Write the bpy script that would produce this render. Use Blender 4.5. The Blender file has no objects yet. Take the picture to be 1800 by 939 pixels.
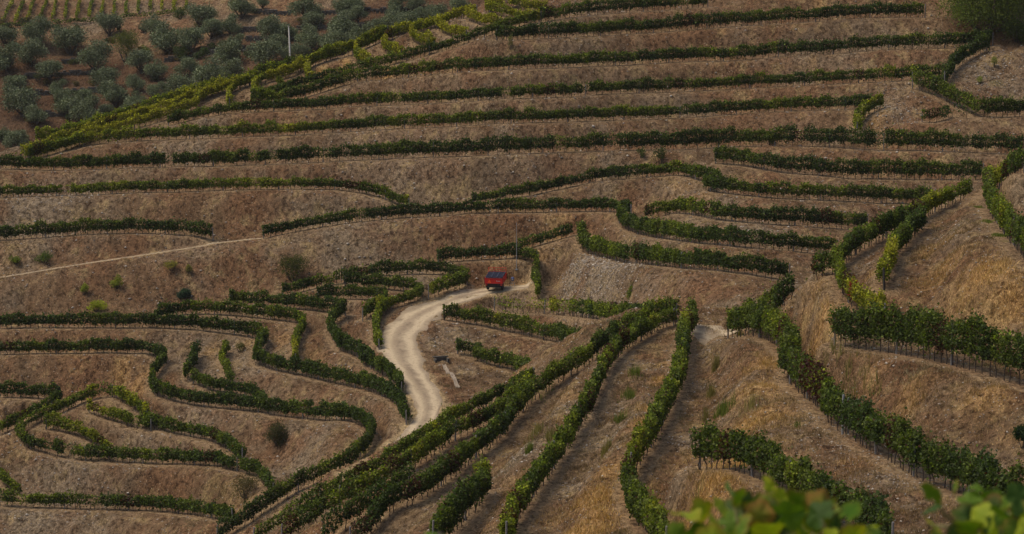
import bpy, math, random
import numpy as np
from mathutils import Vector
R = math.radians
sc = bpy.context.scene
col = sc.collection
# ------------------------------------------------------------------ camera, sky, sun, exposure
PITCH = R(10.0); FPX = 4500.0; CZ = 60.0          # focal length in 1800-wide pixels; camera height in the world
cam_d = bpy.data.cameras.new('camera'); cam = bpy.data.objects.new('camera', cam_d); col.objects.link(cam)
cam.location = (0, 0, CZ); cam.rotation_euler = (R(90) - PITCH, 0, 0)
cam_d.sensor_width = 36; cam_d.lens = FPX / 1800 * 36; cam_d.clip_start = 0.5; cam_d.clip_end = 6000
cam_d.dof.use_dof = True; cam_d.dof.focus_distance = 215; cam_d.dof.aperture_fstop = 4.2
sc.camera = cam
w = bpy.data.worlds.new('World'); sc.world = w; w.use_nodes = True
nt = w.node_tree; sky = nt.nodes.new('ShaderNodeTexSky'); sky.sky_type = 'NISHITA'; sky.sun_disc = False
SUN_EL, SUN_AZ = R(60), R(-85)                     # azimuth clockwise from +Y: sun high on the left, abreast of the camera
sky.sun_elevation = SUN_EL; sky.sun_rotation = SUN_AZ; sky.dust_density = 4.0; sky.air_density = 1.0; sky.ozone_density = 1.0
nt.links.new(sky.outputs[0], nt.nodes['Background'].inputs[0]); nt.nodes['Background'].inputs[1].default_value = 0.12
sd = bpy.data.lights.new('sun', 'SUN'); sd.energy = 2.4; sd.angle = R(30); sd.color = (1, .86, .67)
so = bpy.data.objects.new('sun', sd); col.objects.link(so)
sv = Vector((math.sin(SUN_AZ) * math.cos(SUN_EL), math.cos(SUN_AZ) * math.cos(SUN_EL), math.sin(SUN_EL)))
so.rotation_euler = sv.to_track_quat('Z', 'Y').to_euler(); so.location = (0, 0, 120)
sc.view_settings.view_transform = 'Standard'; sc.view_settings.look = 'None'; sc.view_settings.gamma = 1
sc.view_settings.exposure = -0.03
sc.cycles.max_bounces = 5; sc.cycles.diffuse_bounces = 2; sc.cycles.transparent_max_bounces = 4

rng = np.random.default_rng(11); random.seed(5)
cP, sP = math.cos(PITCH), math.sin(PITCH)
def unproj(px, py, d):
    px = np.asarray(px, float); py = np.asarray(py, float); d = np.asarray(d, float)
    x = (px - 900) / FPX; y = -(py - 469.5) / FPX
    return np.stack([x * d, d * (cP + y * sP), CZ + d * (-sP + y * cP)], -1)
# ------------------------------------------------------------------ tracing helpers
ZO = {'A': (0, 0, 2.935), 'B': (600, 0, 2.935), 'C': (1200, 0, 2.935), 'D': (0, 310, 2.935), 'E': (600, 310, 2.935), 'F': (1200, 310, 2.935),
      'G': (0, 619, 2.935), 'H': (600, 619, 2.935), 'I': (1200, 619, 2.935), 'P': (840, 510, 4.4725), 'Q': (350, 729, 4.4725), 'R': (600, 680, 4.4725),
      'S': (1400, 200, 4.4725), 'T': (1200, 420, 4.4725), 'U': (350, 0, 4.4725), 'V': (0, 0, 4.4725), 'W': (1150, 729, 4.4725), 'O': (0, 0, 1.0)}
def trace(s):
    """'B 10,20 30,40 _ C 5,6' -> list of (x, y, gap_before)"""
    z = ZO['O']; out = []; gap = False
    for t in s.split():
        if t in ZO: z = ZO[t]
        elif t == '_': gap = True
        else:
            a, b = t.split(','); out.append((z[0] + float(a) / z[2], z[1] + float(b) / z[2], gap)); gap = False
    return out
# ------------------------------------------------------------------ depth of the ground where it was traced (metres along the view axis)
def tps(P, v, lam=0.0):
    P = np.asarray(P, float); v = np.asarray(v, float); n = len(P)
    m = P.mean(0); s = P.std(0).mean(); Q = (P - m) / s
    d2 = ((Q[:, None] - Q[None]) ** 2).sum(-1); K = 0.5 * d2 * np.log(d2 + 1e-12)
    K += lam * np.eye(n); B = np.c_[np.ones(n), Q]
    A = np.block([[K, B], [B.T, np.zeros((3, 3))]]); c = np.linalg.solve(A, np.r_[v, 0, 0, 0])
    def f(X):
        X = (np.asarray(X, float).reshape(-1, 2) - m) / s; o = np.empty(len(X))
        for i in range(0, len(X), 20000):
            x = X[i:i + 20000]; e = ((x[:, None] - Q[None]) ** 2).sum(-1)
            o[i:i + 20000] = (0.5 * e * np.log(e + 1e-12)) @ c[:n] + np.c_[np.ones(len(x)), x] @ c[n:]
        return o
    return f
FAR = [(870,505,250),(900,380,258),(900,250,268),(900,60,284),(1300,100,281),(1300,250,266),(1650,50,280),(1750,150,268),(1600,240,258),(1600,370,246),(1700,300,250),
       (1350,460,222),(1200,440,232),(1060,470,243),(1250,545,203),(1190,558,206),(1100,555,218),(0,300,277),(0,410,264),(0,560,250),(0,700,238),(0,900,223),(300,930,216),
       (300,800,225),(300,700,233),(600,700,226),(650,790,211),(500,870,209),(400,939,207),(720,560,243),(720,700,219),(700,790,208),(870,640,231),(960,650,226),(1000,600,232),
       (400,570,247),(500,400,262),(500,250,275),(250,220,283),(500,130,290),(750,50,292),(960,0,292),(50,285,279),(1300,0,290),(1700,-20,288),(-100,300,280),(-100,900,224)]
NEAR = [(1700,330,190),(1500,440,165),(1440,475,160),(1400,500,166),(1300,590,170),(1230,575,180),(1200,560,185),(1070,650,165),(938,660,180),(950,760,156),(1000,900,130),
        (1150,900,127),(1180,720,150),(700,800,165),(500,920,166),(600,905,155),(850,880,141),(1250,790,130),(1450,860,116),(1550,930,107),(1400,650,150),(1480,710,137),
        (1600,800,122),(1780,860,112),(1465,605,146),(1650,635,136),(1800,665,129),(1700,450,150),(1560,500,152),(1540,560,148),(1790,400,155),(1800,300,172),(1720,360,178),
        (1450,520,157),(1300,680,152),(1900,700,124),(1900,500,142),(1050,560,195),(380,1000,165)]
OLIV = [(0,290,430),(250,240,434),(0,100,462),(250,120,456),(300,40,478),(250,0,492),(500,100,446),(700,0,458),(550,0,470),(-100,150,452),(900,-60,470)]
fF = tps([a[:2] for a in FAR], [a[2] for a in FAR], 1e-3); fN = tps([a[:2] for a in NEAR], [a[2] for a in NEAR], 1e-3); fO = tps([a[:2] for a in OLIV], [a[2] for a in OLIV], 1e-3)
SH = {'F': fF, 'N': fN, 'O': fO}
def at(px, py, sheet='F'):
    return unproj(px, py, SH[sheet]([(px, py)])[0])
def smooth_pts(P, step):
    """Catmull-Rom through P (n,k) resampled at `step` metres of horizontal length"""
    P = np.asarray(P, float)
    if len(P) < 2: return P
    Q = np.vstack([2 * P[0] - P[1], P, 2 * P[-1] - P[-2]]); o = []
    for i in range(1, len(Q) - 2):
        p0, p1, p2, p3 = Q[i - 1:i + 3]; t = np.linspace(0, 1, 12, endpoint=False)[:, None]
        o.append(0.5 * (2 * p1 + (p2 - p0) * t + (2 * p0 - 5 * p1 + 4 * p2 - p3) * t ** 2 + (3 * p1 - p0 - 3 * p2 + p3) * t ** 3))
    o = np.vstack(o + [P[-1:]]); L = np.r_[0, np.cumsum(np.hypot(*np.diff(o[:, :2], axis=0).T))]
    n = max(2, int(L[-1] / step) + 1); s = np.linspace(0, L[-1], n)
    return np.stack([np.interp(s, L, o[:, k]) for k in range(o.shape[1])], -1)
# ------------------------------------------------------------------ the vine rows: sheet, canopy height in photo pixels at start and end, tone at start and end (0 dark .. 3 yellow), thinness, label, canopy line
ROWS = [
('F',17,18,0,0,0,'dark row at the far left just above the thin footpath, ending near the path junction','D -60,285 0,285 150,275 330,262 500,250 780,247 _ 805,248 960,255 1000,262 1100,280'),
('F',16,17,0,1,0,'uppermost dark green vine row, running off the top edge of the far terraces','B 1030,75 1080,60 1300,35 1500,18 1761,3 C 130,-10'),
('F',13,14,1,0,0,'dark vine row dipping left along the lower edge of the yellow vines on the ridge','B 1000,85 860,115 730,160 560,220 400,265 250,305 110,335 A 1600,405 1480,440 1330,490'),
('F',17,17,0,0,0,'dark green terrace row under the uppermost row, ending at the big bush at top right','B 800,163 880,160 1100,150 1400,135 1761,112 C 250,92 500,78 800,58 1000,45 1250,45'),
('F',16,17,1,0,0,'long terrace row that ends below the big dark bush at top right','A 1300,498 1500,480 1700,420 B 60,385 200,370 400,352 600,330 1000,310 1400,295 1761,275 C 250,270 400,258 _ 470,250 700,240 1000,215 1300,205 1600,190'),
('F',13,17,.5,.6,0,'long terrace row with two small gaps that ends behind the yellow vines on the right','A 870,615 1000,582 1200,550 1500,535 1761,522 B 0,515 280,505 _ 330,500 600,490 830,470 _ 880,470 1000,465 1250,455 _ 1290,445 1500,440 1761,430 C 300,415 600,400 900,385 1200,370 1350,365'),
('F',16,16,1.6,.5,0,'long terrace row, yellowish at its middle, ending at the short yellow-green row on the right','A 150,790 300,750 450,712 600,692 800,682 1000,675 1250,665 1500,655 1761,640 B 250,625 500,615 690,605 _ 705,600 960,590 1200,585 1500,575 1761,565 C 300,545 600,530 900,520 980,515'),
('F',20,17,2,1,0,'short bright row climbing from the long row to a stony slope at upper right','C 900,650 910,590 960,545 1040,510'),
('F',15,24,0,0,.15,'longest terrace row, crossing the whole slope from left edge to right edge','A 0,832 300,838 500,832 700,822 _ 740,820 850,818 _ 920,812 1080,812 1250,805 1500,795 1761,780 B 250,770 560,755 _ 625,755 900,740 1200,730 1500,720 1761,715 C 250,700 500,695 800,700 950,715 1200,715 1500,725 1761,735'),
('F',20,22,0,0,.15,'gappy row right under the longest row, at the right side of the far slope','C 170,790 300,800 500,835 650,845 _ 720,850 800,862 _ 830,865 1000,865 1250,870 1550,870'),
('F',13,14,1.3,1.2,.1,'left terrace row with a gap near its left end, tapering off at mid slope','D 0,75 60,70 200,70 290,65 _ 370,62 500,60 650,50 900,45 1200,35 1500,30 1761,35 E 150,60 250,90 350,130'),
('F',13,21,0,1,0,'row starting as a dark tip at mid slope and turning downhill rightwards','E 680,110 800,85 960,65 B 1300,900 1500,880 1750,862 C 60,880 180,915 F 120,25 300,48 500,62 850,75 1100,88 1300,90'),
('F',15,16,0,0,0,'very dark row above the pale footpath junction, with white rocks at its foot','D 1360,280 1500,250 1761,205 E 250,180 500,165 700,150 1000,145 1300,140 1450,145 1495,165'),
('F',20,22,1,0,0,'second full row above the rubbly bank, starting beneath the end of a dark row','E 1435,190 1500,235 1620,260 1761,280 F 200,300 400,315 600,330 800,350'),
('F',18,21,1,0,.12,'row starting yellowish green under a red-brown bank, two rows above the rubbly bank','E 1570,180 1650,150 1761,140 F 60,150 200,175 400,190 600,200 800,215 950,220'),
('F',14,15,0,0,0,'short dark row slanting up behind the thin mast beside the trailer','E 920,350 1050,310 1200,265'),
('F',22,22,1,0,.1,'lowest row above the rubbly bank, curling down from the short dark row','E 1240,262 1250,330 1350,360 1470,390 _ 1510,388 1650,405 1761,412 F 0,418 200,430 400,455 550,480'),
('F',15,18,0,0,0,'dark row arching over the parking spot behind the red trailer','E 500,410 620,395 750,385 900,380 1010,390'),
('F',18,17,1,2,0,'narrow row coming straight down to the right of the trailer','E 1012,395 1000,450 1010,520 1018,600'),
('F',14,19,0,1,0,'looped dark row just left of the trailer, its bend touching the dirt road','D 1460,580 1560,555 1700,520 E 0,510 120,480 300,462 500,460 620,480 648,510 560,540 450,580'),
('F',18,15,0,2,0,'inner row under the looped dark row, turning down along the left side of the road','E 20,522 150,530 300,542 400,560 385,600 300,625 220,660 185,710 180,790 195,860'),
('F',17,17,0,1,0,'small hooked dark row inside the bends left of the road','D 1640,600 1761,590 E 100,590 200,600 225,625 180,660 110,700'),
('F',17,18,0,0,0,'dark row running right and ending under the small hooked row','D 1190,620 1300,620 1500,635 1700,655 E -5,660'),
('F',20,19,0,0,0,'row beginning at a dark hump and bowing down to the road edge','E 20,665 D 1725,710 1705,760 1725,800 E 0,845 70,875 150,912 H 100,5 200,60 290,120 312,175'),
('F',16,17,0,2,0,'dark row bowing to the right and then dropping straight down as a green tail','D 800,705 900,675 1050,665 1250,680 1400,695 1530,715 1570,750 1540,790 1520,850 1520,930 G 1525,30'),
('F',17,20,0,0,0,'long dark row from the left edge with an S bend, reaching the road','D 0,740 200,735 400,735 600,735 800,735 1000,745 1200,770 1330,785 1365,820 1335,860 1320,930 G 1330,10 1400,40 1550,70 1761,118 H 100,140 200,170 290,220 320,270 335,325'),
('F',15,24,0,0,0,'longest winding row at lower left, ending as the dark diagonal above the near vines','D 0,880 200,875 500,870 700,870 800,880 855,930 G 845,25 800,80 785,130 800,170 900,205 1000,225 1200,245 1380,268 1500,285 1761,305 H 0,290 100,325 145,360 150,420 100,480 40,540 G 1700,580 1500,680 1400,740 1250,840 1120,925'),
('F',20,18,0,1,0,'short upright row end, left of a pair at lower left','D 1020,870 990,930 G 1000,10 972,70 965,105'),
('F',16,18,1,0,0,'row below the two short upright rows, merging into the winding row','G 1000,120 1080,150 1200,170 1300,190 1350,230 1380,260'),
('F',15,15,1,1,0,'short upright row end, right of a pair at lower left','D 1170,870 1150,920 G 1150,30 1170,90 1200,130'),
('F',17,17,0,1,0,'dark row entering at the left edge and hooking back down to that edge','G 0,190 60,185 _ 110,190 250,195 310,210 280,240 200,280 100,330 0,385'),
('F',17,19,1,0,.2,'loop row at lower left with missing vines and reddish plants in its bottom bend','G 580,185 470,185 420,220 300,275 180,320 115,370 112,430 180,460 240,480 _ 275,490 300,490 _ 400,505 520,520 650,520 800,530 950,530 1100,540 1200,560 1320,590 1380,650 1410,695'),
('F',18,15,2,1,.1,'yellow-green row inside the loop at lower left','G 240,350 350,370 450,410 530,460 560,500'),
('F',17,18,2,0,0,'yellow-green row leaving the top of the loop and darkening towards the right','G 600,190 680,240 740,280 780,335 850,360 950,385 1050,400 1130,430 1210,480 1250,515'),
('F',16,16,2,1,.25,'short thin yellowish row with a gap, between two rows of the loop','G 460,270 530,295 640,330 670,350 _ 720,350 780,370'),
('F',14,16,1,1,.3,'sparse small vines slanting down from the left edge near the lower corner','G 0,615 50,665 110,705'),
('F',19,20,1,0,.1,'lowest row at the left, running from the left edge to the dark diagonal','G 0,740 150,752 280,750 _ 320,755 500,760 800,770 1000,790 1150,815 1200,830'),
('F',19,22,1,0,.1,'row right of the road bend, starting at a dark end post','E 530,690 640,705 750,725 870,750 1000,780 1150,810 1280,850 1390,895'),
('F',17,21,2,0,.45,'row below the trailer, thin and yellow at its road end','E 790,645 870,650 _ 905,660 930,660 _ 960,662 1010,655 1200,670 1400,690 1600,692 1720,700'),
('F',18,22,0,1,0,'short dark row above the concrete drain, right of the road','E 600,868 700,880 H 700,-5 800,20 900,45 985,95 1050,130'),
('N',26,32,1,0,0,'near diagonal row, first full one, joining the top corner of the near field','P 1560,145 1400,150 1250,230 1100,300 1000,370 880,450 720,560 640,620 540,690 400,800 280,910 R 1300,230 1200,340 1050,450 900,570 750,680 620,760 500,830 350,910 Q 1300,850 1190,930'),
('N',22,42,1,1,0,'near diagonal row leaving the first full one at the fork, down the middle','P 1540,185 1420,225 1300,290 1170,360 1080,440 1000,560 960,650 920,750 870,850 820,920 H 1180,390 1120,470 1060,560 980,660 930,740 880,830 850,920'),
('N',17,28,1,1,0,'uppermost of the near diagonal rows, hiding the end of the dirt road','P 440,640 350,690 200,780 60,850 R 1150,90 1050,130 950,180 850,230 750,295 600,392 450,470 300,566 200,626 80,708 0,755 Q 1000,590 850,680 720,760 600,830 430,930'),
('N',22,36,1,1,0,'near diagonal row with reddish leaves, directly below the uppermost diagonal','P 400,700 300,790 R 1300,110 1150,200 1000,270 870,330 750,410 600,500 450,590 300,680 150,770 0,830 Q 950,720 800,810 650,930'),
('N',32,36,1,0,0,'near diagonal row that starts halfway down at lower centre, between two longer ones','Q 1650,470 1500,560 1350,640 1200,730 1050,850 950,930'),
('N',44,48,1,0,0,'short wide row at bottom centre with a blunt reddish top end','H 735,610 715,670 640,745 560,830 470,925'),
('N',30,48,1,1,0,'near row running straight down right of centre with a kink at its foot','P 1690,160 1680,220 1620,300 1610,450 1590,600 1530,720 1480,850 H 1640,300 1590,400 1530,490 1490,570 1480,650 1520,740 1580,810 1640,890 1680,945'),
('N',36,60,1,0,.1,'long near row on the right with purple-red vines around a tall grey post','T 355,640 480,620 600,620 700,650 760,700 830,770 880,860 I 530,20 600,80 680,150 750,210 785,275 _ 850,290 900,330 950,360 1020,400 1100,440 1200,500 _ 1265,530 1380,560 1480,600 1560,635 1640,680 1761,690'),
('N',45,54,1,0,.05,'near row at lower right standing above an orange dry grass mound','I 90,485 200,475 330,505 450,550 550,610 620,650 700,720 800,770 900,815 1000,865 1080,930'),
('N',42,66,1,0,0,'tall full row at the right edge with bare trunks showing underneath','F 785,755 900,765 1050,775 1200,785 1400,820 1600,865 1790,915'),
('N',30,38,2,2,0,'bright row with one red vine, coming down to the tall full row at right','T 1200,130 1225,220 1260,310 1340,400 1450,470 1520,530 1585,575'),
('N',22,34,2,0,0,'diagonal row dividing the far terraces from the brown slope at right','F 1480,50 1380,90 1280,130 1150,200 1040,250 920,310 830,370 770,410 720,440 680,468'),
('N',26,32,0,2,0,'short row hanging down beside the diagonal row and ending at a dark end post','F 1230,200 1160,270 1090,350 1060,420 1040,500'),
('N',36,40,1,0,.05,'row climbing from the start of the long near row to the far terraces','T 620,515 700,480 780,430 850,360 890,290'),
('N',28,26,1,2,0,'short row at the right edge, rising towards that edge','S 1789,345 1700,385 1600,440 1500,490'),
('N',26,44,1,1,.05,'row at the right edge coming down along a strip of pale green grass','S 1495,530 1520,630 1590,740 1680,850 F 1730,270 1790,350'),
('F',20,20,0,0,0,'short dark row climbing beside the stony slope at top right','C 1570,215 1500,240 1430,290 1380,340 1350,395'),
('F',23,22,2,0,0,'row at top right that turns bright yellow in its middle','C 1185,395 1250,412 1330,445 1400,480 1480,520 1560,548 1680,545 1790,538'),
('F',15,16,0,0,.5,'sparse young vines with gaps on the stony slope at upper right','C 1235,590 1320,590 1380,560 _ 1400,562 1500,575'),
('F',19,18,1.8,1.5,0,'top outline row of the ridge, green, seen against the olive grove','A 190,695 300,680 500,625 700,558 900,493 1100,432 1300,382 1450,340 1600,300 1700,270 B 60,230 150,190 240,150'),
('F',16,16,3,2.7,0,'yellow row along the ridge just below its green outline row','A 110,772 300,712 450,662 600,622 800,562 950,507 1050,470 1180,425'),
('F',16,16,3,3,0,'second yellow row along the ridge, lower and longer','A 130,785 300,742 450,692 620,645 780,600 900,560 1000,530 1030,490 1170,440 1290,402'),
('F',14,15,2,2,0,'yellow hairpin row on the ridge, first from the left','A 1185,520 1185,460 1240,425 1340,385'),
('F',16,16,2.6,2.6,0,'yellow hairpin row on the ridge beside the round yellow vine','A 1315,475 1315,425 1370,390 1500,358 1570,320'),
('F',16,13,3,2.2,0,'yellow hairpin row on the ridge, right of the round yellow vine','A 1600,390 1580,330 1640,290 1740,262'),
('F',16,13,3,2.2,0,'yellow hairpin row on the ridge beneath the grey pole','B 140,308 90,280 80,245 140,210 230,170'),
('F',16,13,3,2.2,0,'yellow hairpin row on the ridge, fourth from the left','B 310,262 235,232 220,195 290,150 380,130 490,95'),
('F',16,13,3,2.7,0,'yellow hairpin row on the ridge with a straight upper arm','B 480,212 400,190 362,162 480,110 580,75 700,40'),
('F',14,14,3,3,0,'small yellow cross row on the ridge, wide and slightly sagging','B 645,165 540,140 495,112 520,85 620,55'),
('F',14,14,3,3,0,'yellow cross row near the top of the ridge under the top yellow rows','B 820,108 720,90 645,65'),
('F',14,14,3,3,0,'long yellow cross row near the top edge of the photograph','B 1020,82 960,75 850,50 740,28 850,0'),
('F',14,13,3,3,0,'topmost yellow row cut by the top edge of the photograph','B 1060,35 960,18 870,2 960,-15'),
('O',6,7,1,1,.2,'thin row along the foot of the distant vineyard above the olive trees','V 0,195 150,188 300,182 450,172 550,165 680,155 800,148 950,135 1050,118 1200,108 1300,95 1400,80 1500,68'),
]
# the distant vineyard at top left: rows running up the slope
UP = [(15,170,100,0),(120,158,195,-5),(215,152,270,-5),(315,150,370,-5),(410,140,450,-5),(510,128,530,-5),(605,130,632,-5),(700,120,725,-5),(795,115,815,-5),(893,108,905,-5),(990,95,995,-5),(1085,85,1095,-5),(1178,70,1185,-5),(1272,62,1275,-5),(1368,60,1370,-5),(1466,40,1470,-5)]
ordn = ['first','second','third','fourth','fifth','sixth','seventh','eighth','ninth','tenth','eleventh','twelfth','thirteenth','fourteenth','fifteenth','last']
for i,(a,b,c_,d_) in enumerate(UP):
    ROWS.append(('O',7,6,2,2,0, ordn[i]+' uphill row from the left in the distant top left vineyard', 'V %g,%g %g,%g %g,%g' % (a,b,(a+c_)/2-3,(b+d_)/2,c_,d_)))
TRACK = [(1215,571),(1232,571),(1256,573),(1284,575)]
ROAD = [(930,500),(905,503),(860,512),(800,528),(755,545),(718,570),(700,600),(713,640),(738,680),(753,712),(745,742),(718,772),(688,796),(655,818),(625,842)]
PATH = [(-40,497),(0,487),(60,478),(130,466),(200,456),(280,444),(350,434),(400,424),(460,418)]
# stone walls of the olive grove: top line of each wall
WALLS = [('long dark dry-stone wall at the top right of the olive grove','U 940,75 1200,55 1500,55 1789,50'),
('dry-stone wall at the top of the grove, left of the longest wall','U 400,60 560,75 740,72'),
('dry-stone wall across the grove behind the top of the grey pole','U 770,190 1000,180 1200,178 1430,175'),
('short dry-stone wall left of the grey pole, high in the grove','U 270,215 380,205 500,205'),
('dry-stone wall crossing behind the middle of the grey pole','U 370,280 600,282 800,275 1000,290'),
('dry-stone wall left of the grey pole at the height of its foot','U 50,372 250,360 480,355'),
('dry-stone wall just right of the grey pole foot','U 640,335 810,335'),
('longest dry-stone wall at the left of the grove, in its middle','V 190,575 450,555 750,540'),
('dry-stone wall at the left of the grove, lower than the longest one','V 200,700 500,695 830,675'),
('short broken dry-stone wall under the leftmost yellow-green bush','V 490,455 630,445'),
('dry-stone wall right of the middle olive pair in the grove','V 1290,445 1500,420 1700,375'),
('low dry-stone wall near the ridge vines at lower grove','V 280,860 450,870 640,850'),
('dark dry-stone wall behind the lowest olives beside the ridge vines','V 1240,655 1400,650 1540,655')]
# ------------------------------------------------------------------ terrain height
HID = [(0,285,287),(-90,297,287),(40,290,288),(0,310,297),(0,370,320),(250,310,330),(500,230,335),(800,110,345),(1000,80,350),(1400,60,350),(1700,50,350),(0,430,380),(250,370,385),(500,300,390),(800,210,400),(1200,150,420),
       (1400,-100,305),(1700,-120,303),(1000,-60,303),(250,-100,520),(250,-260,600),(900,-140,505),(-200,-100,520),(1500,-100,480),(1500,-250,600),
       (938,710,205),(700,850,187),(500,1000,187),(1440,545,187),(1600,455,205),(1720,400,218),(100,1050,207),(-150,1050,212),(400,1060,192),(0,1300,180),(400,1300,160),
       (300,1120,172),(100,1220,165),(600,1150,130),(700,1000,141),(700,1280,108),(900,1400,70),(1200,1300,75),(1500,1200,82),(1800,1100,88),(2000,1000,95),(-200,700,240),(2000,300,180)]
WPTS = [(0,10,-4.4),(10,10,-4.4),(-10,10,-4.4),(0,0,-1.8),(20,0,-1.8),(-20,0,-1.8),(0,30,-12.5),(15,30,-12.5),(-15,30,-12.5),(0,50,-20),(25,50,-20),(-25,50,-20.5),(0,-30,2),(60,20,-6),(-60,20,-9)]
rows = []
for r in ROWS:
    T = trace(r[7]); n = len(T); P = []
    for i, (x, y, g) in enumerate(T):
        h = r[1] + (r[2] - r[1]) * i / max(1, n - 1)
        py = y + 0.93 * h; d = SH[r[0]]([(x, py)])[0]
        ht = h * d / FPX                                # canopy height in metres
        P.append([*unproj(x, py, d), ht])
    gaps = [k for k, t in enumerate(T) if t[2]]
    rows.append(dict(r=r, P=np.array(P), gaps=gaps))
def curve_of(row, step):
    P = row['P']; C_ = smooth_pts(P, step)
    # gap flag along the curve: nearest traced index
    L = np.r_[0, np.cumsum(np.hypot(*np.diff(P[:, :2], axis=0).T))]; s = np.linspace(0, L[-1], len(C_))
    gap = np.zeros(len(C_), bool)
    for k in row['gaps']: gap |= (s > L[k - 1] * .75 + L[k] * .25) & (s < L[k] * .75 + L[k - 1] * .25)
    return C_, gap
base = []
for row in rows:
    if row['r'][6].startswith('top outline'): base += [(p[0] * (1 + o_ / p[1]), p[1] + o_, p[2] - dz_) for p in smooth_pts(row['P'], 5.0) for o_, dz_ in ((4.5, 2.2), (9, 5.5))]
    if row['r'][6].startswith('uppermost of the near'): base += [(p[0] * (1 + o_ / p[1]), p[1] + o_, p[2] - dz_) for p in smooth_pts(row['P'], 5.0)[1:] for o_, dz_ in ((3.2, 1.5), (7, 4.2))]
    C_ = smooth_pts(row['P'], 5.0); base += [tuple(p[:3]) for p in C_]; row['C'] = curve_of(row, 1.0)
road_c = smooth_pts(np.array([at(x, y) for x, y in ROAD]), 1.0); path_c = smooth_pts(np.array([at(x, y) for x, y in PATH]), 1.0)
track_c = smooth_pts(np.array([at(x, y, 'N') for x, y in TRACK]), 1.0)
k_ = np.ones(7) / 7
for arr in (road_c, path_c): arr[:, 2] = np.convolve(np.pad(arr[:, 2], 3, mode='edge'), k_, 'valid')
base += [tuple(p) for p in road_c[::5]] + [tuple(p) for p in path_c[::5]]
for L_, s_ in ((FAR, 0), (NEAR, 0), (OLIV, 0), (HID, 0)): base += [tuple(unproj(*a)) for a in L_]
base += [(x, y, CZ + z) for x, y, z in WPTS]
walls = []
for lab, s in WALLS:
    P = []
    for x, y, g in trace(s):
        d = fO([(x, y)])[0]; P.append(unproj(x, y, d))
    P = smooth_pts(np.array(P), 1.0); P[:, 2] = np.convolve(np.pad(P[:, 2], 3, mode='edge'), k_, 'valid'); walls.append((lab, P))
    base += [(p[0], p[1], p[2] - 0.6) for p in P[::5]]
base = np.array(base)
keep = np.ones(len(base), bool)                          # thin out near-duplicates
for i in range(len(base)):
    if keep[i]:
        dd = np.hypot(base[i + 1:, 0] - base[i, 0], base[i + 1:, 1] - base[i, 1]); keep[i + 1:] &= dd > 1.2
base = base[keep]
fH = tps(base[:, :2], base[:, 2], 2e-4)
GX = np.arange(-300, 301, 3.0); GY = np.arange(-60, 1100, 3.0)
gx, gy = np.meshgrid(GX, GY); GZ = fH(np.c_[gx.ravel(), gy.ravel()]).reshape(gx.shape)
def base_h(X, Y):
    fx = np.clip((X - GX[0]) / 3, 0, len(GX) - 1.001); fy = np.clip((Y - GY[0]) / 3, 0, len(GY) - 1.001)
    i = fx.astype(int); j = fy.astype(int); a = fx - i; b = fy - j
    a = a * 1.0
    return GZ[j, i] * (1 - a) * (1 - b) + GZ[j, i + 1] * a * (1 - b) + GZ[j + 1, i] * (1 - a) * b + GZ[j + 1, i + 1] * a * b
def vnoise(X, Y, s, seed):
    r_ = np.random.default_rng(seed).random((512, 512)); x = X / s; y = Y / s; i = np.floor(x).astype(int); j = np.floor(y).astype(int)
    a = x - i; b = y - j; a = a * a * (3 - 2 * a); b = b * b * (3 - 2 * b); g = lambda p, q: r_[p % 512, q % 512]
    return (g(i, j) * (1 - a) * (1 - b) + g(i + 1, j) * a * (1 - b) + g(i, j + 1) * (1 - a) * b + g(i + 1, j + 1) * a * b) * 2 - 1
BEN = [(row['C'][0][:, :3], .62 if row['r'][0] != 'N' else .8, 'row') for row in rows if row['r'][0] != 'O']
BEN += [(road_c, 1.6, 'road'), (path_c, .5, 'path')]
park = at(868, 512); BEN.append((np.array([park + (-3, 0, 0), park + (3.5, 1.5, 0)]), 1.9, 'park'))
for lab, P in walls:
    BEN.append((P + (0, 1.2, 0), .8, 'wtop')); BEN.append((P + (0, -.9, -1.25), .5, 'wbot'))
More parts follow.
